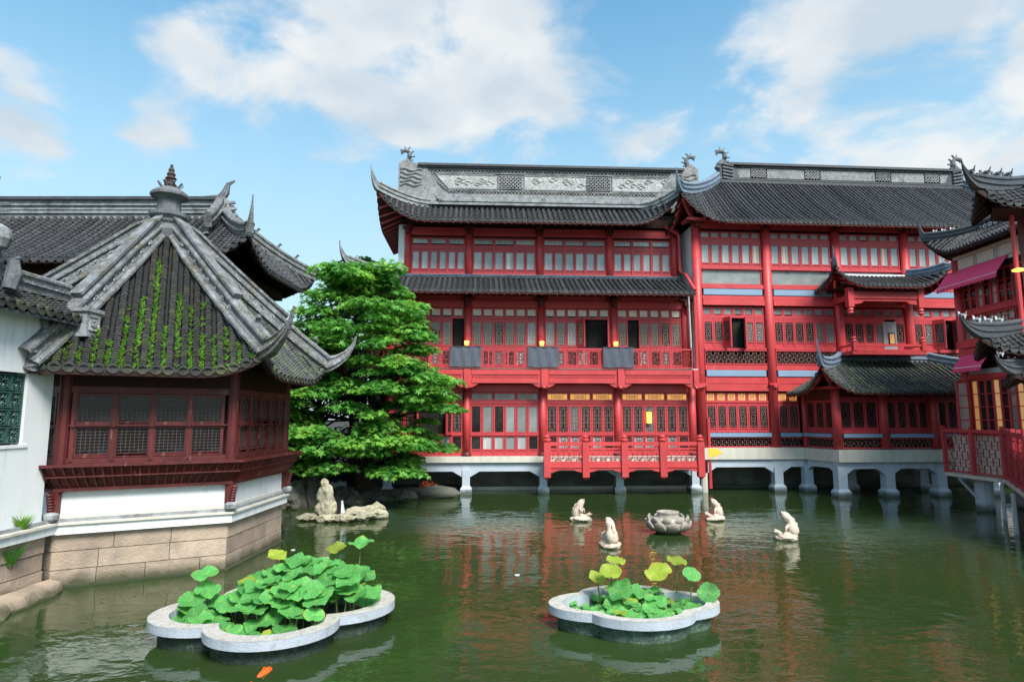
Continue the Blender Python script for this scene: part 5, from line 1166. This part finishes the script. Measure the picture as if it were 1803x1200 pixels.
def back_tree(name, label, loc_, h, w, seed, zlo):
    T = thing(name, label, 'tree', loc_); r = random.Random(seed); tr = MB(); pads = []
    tr.tube([(0, 0, -.3), (.1, 0, h*.4), (-.1, .1, h*.8)], [.22, .15, .05], 8)
    for k in range(60):
        t = r.random(); z = zlo+(h-zlo)*t; rad = w*(1-t)**.45*r.random()**.5; a = r.uniform(0, 6.28); q = Vector((rad*math.cos(a), rad*.7*math.sin(a), z)); s = r.uniform(.4, .75)
        pads.append((tuple(q), (s, s, s*.5), 240)); tr.tube([(0, 0, max(.5, z-.8)), tuple(q*.6+Vector((0, 0, z*.38))), tuple(q)], [.05, .03, .01], 5)
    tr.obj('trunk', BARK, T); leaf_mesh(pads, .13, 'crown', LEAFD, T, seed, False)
back_tree('dark_tree', 'dark green tree rising behind the maple crown, against the sky', (-6.6, 26.2, .2), 9.6, 2.3, 4, 4)
back_tree('dark_tree', 'dark shady tree low behind the maple trunk, beside the left hall', (-7.6, 24.6, .2), 6.2, 2.6, 9, .6)
back_tree('dark_tree', 'dark shady bush close behind the right side of the hexagonal pavilion', (-9.6, 22.0, .2), 4.6, 2.4, 15, .4)

# ------------------------------------------------------------------ rocks, island, bank stones
def rock_mesh(sx, sy, sz, seed, mt, sub=2, rough=.28):
    bm_ = MB(); import bmesh
    b = bmesh.new(); bmesh.ops.create_icosphere(b, subdivisions=sub, radius=1)
    for v in b.verts:
        n = mnoise.noise(v.co*1.3+Vector((seed*7.1, seed, 0)))*rough*1.6+mnoise.noise(v.co*3.1+Vector((seed, 3, seed)))*rough*.7
        v.co *= 1+n; v.co = Vector((v.co.x*sx, v.co.y*sy, v.co.z*sz))
    me = bpy.data.meshes.new('rock'); b.to_mesh(me); b.free(); me.materials.append(mt); return me
r = random.Random(8)
isl = [(-6.0, 18.95, .38, .3, .14), (-5.35, 18.7, .42, .3, .16), (-4.85, 18.62, .32, .26, .18), (-4.35, 18.95, .42, .3, .2), (-4.1, 19.35, .4, .32, .22), (-4.75, 19.3, .42, .3, .26), (-5.25, 19.4, .5, .3, .18), (-4.45, 19.6, .5, .3, .3), (-5.75, 19.4, .42, .3, .14), (-4.2, 19.75, .3, .25, .34)]
words = ['flat pale rock at the left tip of the rock island', 'flat pale rock at the front of the island, below the standing stone', 'rounded pale rock at the front middle of the rock island', 'yellowish rock at the front right of the rock island', 'pale rock at the right tip of the rock island', 'pale rock in the middle of the island, right of the white box', 'low rock behind the standing stone on the island', 'larger rock on top of the right half of the island', 'low mossy rock at the back left of the island', 'topmost dark tinted rock on the right end of the island']
for i, (x, y, sx, sy, sz) in enumerate(isl):
    o = inst('rock', rock_mesh(sx*.8, sy*.8, sz*.72, i+1, ROCK, 3, .3), None, (x, y, .04+sz*.3), r.uniform(0, .5)); tag(o, words[i], 'rock', 'rocks of the small island')
T = thing('standing_stone', 'upright pale carved stone on the small rock island', 'stone', (-5.55, 19.05, .12))
inst('lower_block', rock_mesh(.29, .2, .36, 31, ROCK, 3, .26), T, (.03, 0, .26)); inst('upper_block', rock_mesh(.21, .15, .38, 37, ROCK, 3, .28), T, (-.01, .0, .62)); inst('tip', rock_mesh(.12, .1, .18, 39, ROCK, 3, .2), T, (-.06, 0, .9))
T = thing('electrical_box', 'small black and white box beside the standing stone on the island', 'box', (-5.1, 19.0, .2))
MB().box(-.06, .04, -.06, .06, 0, .36).obj('housing', BLK, T); m = MB(); m.prism([(.045, 0), (.14, 0), (.06, .36), (.045, .36)][::-1], -.06, .06); m.obj('cover', WHITEO, T)
for i in range(15):
    t = i/14; x = -8.3+t*4.2; y = 20.9+t*2.4+r.uniform(-.25, .25); h = r.uniform(.35, .8) if i < 7 else r.uniform(.2, .4)
    o = inst('rock', rock_mesh(r.uniform(.35, .6), r.uniform(.3, .45), h, 50+i, DROCK, 3, .35), None, (x, y, h*.35), r.uniform(0, 3)); tag(o, ['tall dark craggy rock right behind the pavilion corner', 'dark craggy rock directly left behind the standing stone', 'dark craggy rock directly behind the standing stone', 'dark craggy rock just right behind the standing stone', 'dark craggy rock behind the white box on the island', 'dark craggy rock behind the middle of the rock island', 'dark craggy rock behind the right end of the rock island'][i] if i < 7 else 'low dark rock along the shaded waterline under the maple', 'rock', 'dark rocks along the bank')
o = inst('bank_boulder', rock_mesh(.95, .32, .3, 77, CONC, 3, .1), None, (-2.9, 24.2, .14)); tag(o, 'long smooth grey boulder at the waterline left of the first pale pier', 'boulder')
o = inst('bank_boulder', rock_mesh(.5, .3, .22, 78, CONC, 3, .2), None, (-4.0, 23.7, .1)); tag(o, 'small grey boulder at the waterline half hidden under the maple leaves', 'boulder')
T = thing('flowering_shrub', 'small orange flowered shrub on the grey boulder under the maple', 'shrub', (-3.2, 24.25, .35))
leaf_mesh([((0, 0, .16), (.38, .2, .14), 130)], .05, 'blossom', FLOW, T, 5, False); leaf_mesh([((0, 0, .08), (.4, .22, .1), 60)], .06, 'leaves', LEAF, T, 6, False)

# ------------------------------------------------------------------ lotus fountain and spouting carp statues
T = thing('lotus_fountain', 'round stone fountain bowl carved as an open lotus flower in the pond', 'fountain', (4.12, 16.95, 0))
MB().lathe([(.3, -.8), (.34, .03), (.45, .1), (.55, .28), (.56, .42), (.42, .5), (.3, .52)], 24).obj('bowl', FOUNT, T, True)
def petal(w, h, curl):
    m = MB(); n = 7; g = []
    for j in range(6):
        t = j/5
        for i in range(n):
            s = i/(n-1)*2-1; ww = w*math.sin(math.pi*min(.97, .25+t*.72))**.6*(1 if t < .8 else 1-(t-.8)*1.2)
            g.append((s*ww, -(.0+curl*t*t+.1*math.sin(t*3)-.1*s*s*w*2), t*h))
    m.add(g, [(j*n+i, j*n+i+1, (j+1)*n+i+1, (j+1)*n+i) for j in range(5) for i in range(n-1)]); return m.mesh('petal', FOUNT, True)
T.scale = (.94, .94, .78)
p1, p2 = petal(.17, .34, .12), petal(.14, .3, .1)
for ring, (me, rad, z, n) in enumerate(((p1, .5, .1, 10), (p2, .46, .28, 10))):
    for k in range(n):
        a = 2*math.pi*(k+.5*ring)/n; o = inst('petal', me, T, (rad*math.sin(a), -rad*math.cos(a), z), a); mo = o.modifiers.new('thick', 'SOLIDIFY'); mo.thickness = .05
m = MB(); m.lathe([(.3, .5), (.32, .52), (.3, .56), (.29, .64), (.31, .66), (.31, .7), (.24, .71), (.22, .68)], 20); m.obj('seed_pod', FOUNT, T)

def carp(x, y, face, h, label):
    T = thing('carp_statue', label, 'statue', (x, y, 0), face, 'stone carp statues around the fountain')
    # rears up from a wave base, belly towards +x, mouth gaping at the top, tail curled behind
    m = MB(); pts = [(-.1, 0, .1), (-.14, 0, .22), (-.1, 0, .36), (-.02, 0, .5), (.04, 0, .6), (.1, 0, .66)]
    m.tube([tuple(c*h/.68 for c in p) for p in pts], [q*h/.68 for q in (.13, .155, .145, .125, .105, .075)], 10); o = m.obj('body', STAT, T, True)
    m = MB(); m.lathe([(.03, -.01), (.055, .0), (.06, .03), (.03, .035)], 8); m.v = [(z*.9+.11*h/.68, y_, .66*h/.68+x_*.8) for x_, y_, z in m.v]; m.obj('mouth', STAT, T)
    q = h/.68; m = MB(); m.prism([(x_*q, z_*q) for x_, z_ in ((-.16, .16), (-.27, .2), (-.29, .29), (-.25, .33), (-.26, .42), (-.2, .46), (-.19, .54), (-.1, .58), (-.06, .64), (.0, .56), (-.1, .36))], -.018, .018); m.obj('dorsal_fin', STAT, T)
    m = MB()
    for sg in (1, -1): m.tube([(.0, sg*.09, .36), (.08, sg*.16, .3), (.1, sg*.18, .22)], [.04, .035, .012], 6); m.lathe([(.0, -.02), (.022, 0), (.0, .02)], 6, (.05, sg*.07, .58))
    m.obj('side_fins', STAT, T)['kind'] = 'stuff'
    m = MB(); m.tube([(-.1, 0, .14), (.05, .06, .1), (.18, .05, .12), (.26, 0, .2), (.3, -.04, .24)], [.1, .09, .07, .05, .015], 8); m.tube([(.26, 0, .2), (.34, .06, .19)], [.04, .012], 6); m.obj('tail', STAT, T, True)
    inst('wave_base', rock_mesh(.3, .24, .12, int(x*10), STAT, 3, .2), T, (.02, 0, .04))
carp(2.01, 18.87, R(-15), .6, 'upright stone carp statue left of the lotus fountain, farther back')
carp(2.3, 15.1, R(105), .64, 'upright stone carp statue seen from behind, nearest on the left')
carp(6.0, 18.95, R(190), .6, 'upright stone carp statue just right of the red pole')
carp(6.85, 16.0, R(175), .66, 'upright stone carp statue farthest right, facing the fountain')

# ------------------------------------------------------------------ quatrefoil planters with lotus
def quatre(n, R_, sx, sy, rot, inset=0, ka=.5, kr=.53):
    out = []; a, rr = R_*ka, R_*kr/1.06
    for k in range(n):
        th = 2*math.pi*k/n; best = 0
        for q in range(4):
            ph = th-q*math.pi/2; sn = a*math.sin(ph)
            if abs(sn) < rr*1.06: best = max(best, a*math.cos(ph)+math.sqrt(max(0, (rr*1.06)**2-sn*sn)))
        d = best-inset; x, y = d*math.cos(th)*sx, d*math.sin(th)*sy; out.append((x*math.cos(rot)-y*math.sin(rot), x*math.sin(rot)+y*math.cos(rot)))
    return out
def planter(name, label, loc_, R_, sx, sy, rot, pm, zt=.31, ka=.5, kr=.53, wd=.25):
    T = thing(name, label, 'planter', loc_); n = 96
    O = quatre(n, R_, sx, sy, rot, 0, ka, kr); I_ = quatre(n, R_, sx, sy, rot, wd, ka, kr); Pd = quatre(n, R_, sx, sy, rot, .13, ka, kr)
    m = MB(); m.add([(x, y, zt) for x, y in O]+[(x, y, zt-.115) for x, y in O]+[(x, y, zt-.12) for x, y in Pd], [(k, k+n, (k+1) % n+n, (k+1) % n) for k in range(n)]+[(k+n, k+2*n, (k+1) % n+2*n, (k+1) % n+n) for k in range(n)]); m.obj('rim', RIM, T)
    m = MB(); m.add([(x, y, zt+.002) for x, y in O]+[(x, y, zt+.002) for x, y in I_], [(k, (k+1) % n, (k+1) % n+n, k+n) for k in range(n)]); m.obj('rim_top', RIMT, T)
    m = MB(); m.add([(x, y, zt) for x, y in I_]+[(x, y, .05) for x, y in I_], [(k, (k+1) % n, (k+1) % n+n, k+n) for k in range(n)]); m.obj('inner_wall', RIM, T)
    m = MB(); m.add([(x, y, zt-.12) for x, y in Pd]+[(x, y, -.7) for x, y in Pd], [(k, k+n, (k+1) % n+n, (k+1) % n) for k in range(n)]); m.obj('pedestal', pm, T)
    m = MB(); m.add([(x, y, .1) for x, y in I_], [tuple(range(n))]); m.obj('mud', SOIL, T)
    return T, I_
PLT, PLI = planter('lotus_planter', 'large pale quatrefoil planter at the left crammed with tall lotus leaves', (-3.38, 9.42, 0), 1.57, 1.03, .93, R(16), PED)
PRT, PRI = planter('lotus_planter', 'smaller pale quatrefoil planter at the right with low lotus leaves', (1.8, 9.62, 0), 1.24, 1.0, .74, R(4), PED2, ka=.4, kr=.62, wd=.2)

def lotus_leaf_mesh(seed, mt):
    r = random.Random(seed); m = MB(); n = 22; rings = (.12, .4, .72, 1.0); ph = [r.uniform(0, 6.28) for _ in range(3)]; vs = [(0, 0, -.1)]
    for q in rings:
        for k in range(n):
            a = 2*math.pi*k/n; wv = .13*math.sin(3*a+ph[0])+.08*math.sin(5*a+ph[1])+.05*math.sin(9*a+ph[2]); rad = q*(1+.07*math.sin(4*a+ph[1])*q)
            vs.append((rad*math.cos(a), rad*math.sin(a), -.1+.18*q**1.4+wv*q**2.2-.12*max(0, q-.72)))
    m.add(vs, [(0, 1+(k), 1+(k+1) % n) for k in range(n)]+[(1+j*n+k, 1+(j+1)*n+k, 1+(j+1)*n+(k+1) % n, 1+j*n+(k+1) % n) for j in range(len(rings)-1) for k in range(n)]); return m.mesh('leaf', mt, True)
LM = [lotus_leaf_mesh(i, LOTUS) for i in range(7)]; LY = [lotus_leaf_mesh(20+i, LOTUSY) for i in range(3)]
SM = MB().tube([(0, 0, 0), (0, 0, 1)], .011, 5).mesh('stalk', STALK)
def inside(p, poly):
    c = False; j = len(poly)-1
    for i in range(len(poly)):
        if (poly[i][1] > p[1]) != (poly[j][1] > p[1]) and p[0] < (poly[j][0]-poly[i][0])*(p[1]-poly[i][1])/(poly[j][1]-poly[i][1])+poly[i][0]: c = not c
        j = i
    return c
def lotus(T, P, foot, s, tilt, az, yellow, r):
    me = r.choice(LY if yellow else LM)
    Mx = Matrix.Translation(P)@Matrix.Rotation(az, 4, 'Z')@Matrix.Rotation(tilt, 4, 'X')@Matrix.Rotation(r.uniform(0, 6.28), 4, 'Z')@Matrix.Scale(s, 4)
    o = inst('leaf', me, T, xf=Mx); top = Vector(P)-Vector((0, 0, .1*s)); d = top-Vector(foot)
    if d.length > .08:
        st = inst('stalk', SM, o); W_ = Matrix.Translation(foot)@d.to_track_quat('Z', 'Y').to_matrix().to_4x4()@Matrix.Diagonal((1, 1, d.length, 1)); st.matrix_parent_inverse = Mx.inverted(); st.matrix_basis = W_
def lotus_bed(T_planter, poly, label, n, hgt, hmax, s0, s1, seed, center, extra=()):
    T = thing('lotus_plant', label, 'lotus plant', tuple(T_planter.location+Vector((0, 0, .1)))); r = random.Random(seed); k = 0; pts = []
    while k < n:
        x, y = r.uniform(-1.5, 1.5), r.uniform(-1.5, 1.5)
        if not inside((x*1.02, y*1.02), poly): continue
        h = hgt(x, y, r)
        s = r.uniform(s0, s1)*(1 if h > .15 else .8)
        if any((x-a)**2+(y-b)**2+((h-c)*1.3)**2 < (s*.62)**2 for a, b, c in pts) and r.random() < .93: continue
        pts.append((x, y, h)); k += 1
        lotus(T, (x, y, h), (x+r.uniform(-.12, .12), y+r.uniform(-.05, .12), 0), s, r.uniform(.05, .55), r.uniform(-.9, .9), r.random() < .05, r)
    for (x, y, h, s, yl, tl) in extra: lotus(T, (x, y, h), (x*.93+.02, y*.93, 0), s, tl, r.uniform(-.6, .6), yl, r)
    return T
def hl(x, y, r):
    d = math.hypot((x-.35)/1.15, (y-.15)/1.1); t = max(0, 1-d)
    return max(.06, (.14+.66*t**.45*(r.uniform(.72, 1.08) if r.random() < .8 else r.uniform(.2, .6))) if x > -.8 else r.uniform(.05, .3)*.8)
lotus_bed(PLT, PLI, 'dense mass of tall bright green lotus leaves filling the large left planter', 150, hl, .8, .125, .195, 3, None,
          [(-1.15, .15, .62, .2, False, .2), (-1.2, -.1, .32, .18, False, .4), (-1.05, .05, .42, .17, False, .5), (1.0, .75, .95, .2, False, .15), (.6, .8, .86, .16, True, .3), (-.35, .85, .74, .15, True, .4), (1.3, .0, .4, .19, False, .3)])
lotus_bed(PRT, PRI, 'sparse low lotus leaves with a few taller pale ones in the right planter', 170, lambda x, y, r: r.uniform(.02, .15)+(.16*r.random() if abs(x) < .4 else 0), .2, .06, .125, 5, None,
          [(-.32, .1, .62, .16, True, .5), (-.2, .35, .72, .14, True, .3), (-.5, .3, .48, .13, True, .6), (-.2, .0, .38, .19, False, .7), (.45, .35, .55, .2, True, .5), (.78, .5, .68, .15, True, .3), (.92, .2, .55, .14, False, .7), (1.12, .05, .32, .16, False, .9), (.1, .2, .3, .16, False, .3), (.3, -.1, .25, .17, False, .3)])

for i, (x, y, lb) in enumerate(((-5.0, 14.75, 'tiny white petal floating beside the stone base of the hexagonal pavilion'), (.1, 12.45, 'tiny white petal floating in open water left of the carp statues'))):
    o = MB().prism([(.045*math.cos(a)*(1.3 if k % 2 else 1), .035*math.sin(a)) for k, a in enumerate(np.linspace(0, 5.5, 8))], .0, .012, 'z').obj('floating_petal', WHITEO, None, loc=(x, y, .002)); tag(o, lb, 'petal', 'petals on the water')

# ------------------------------------------------------------------ koi
T = thing('koi_fish', 'orange koi just breaking the surface in front of the large planter', 'fish', (-2.94, 7.86, -.015), R(80))
m = MB(); m.tube([(-.2, 0, -.02), (-.1, 0, 0), (.0, 0, .005), (.09, 0, 0), (.14, 0, -.015)], [.015, .04, .055, .045, .02], 10); m.obj('body', KOI, T, True)
m = MB(); m.prism([(-.19, -.02), (-.3, .03), (-.27, -.03), (-.3, -.09)], -.006, .006); m.obj('tail_fin', KOI, T)
m = MB(); m.prism([(-.06, .04), (.04, .05), (-.03, .085)], -.004, .004); m.obj('dorsal_fin', KOI, T)

for o in bpy.data.objects:
    if o.type == 'MESH' and o.name.split('.')[0] in ('lattice', 'relief', 'rafters', 'balusters', 'dentil_band', 'pierced_band', 'cloud_relief', 'scale_fins', 'finial_leaves', 'fret', 'frieze_frame') and not o.children: o['kind'] = 'stuff'
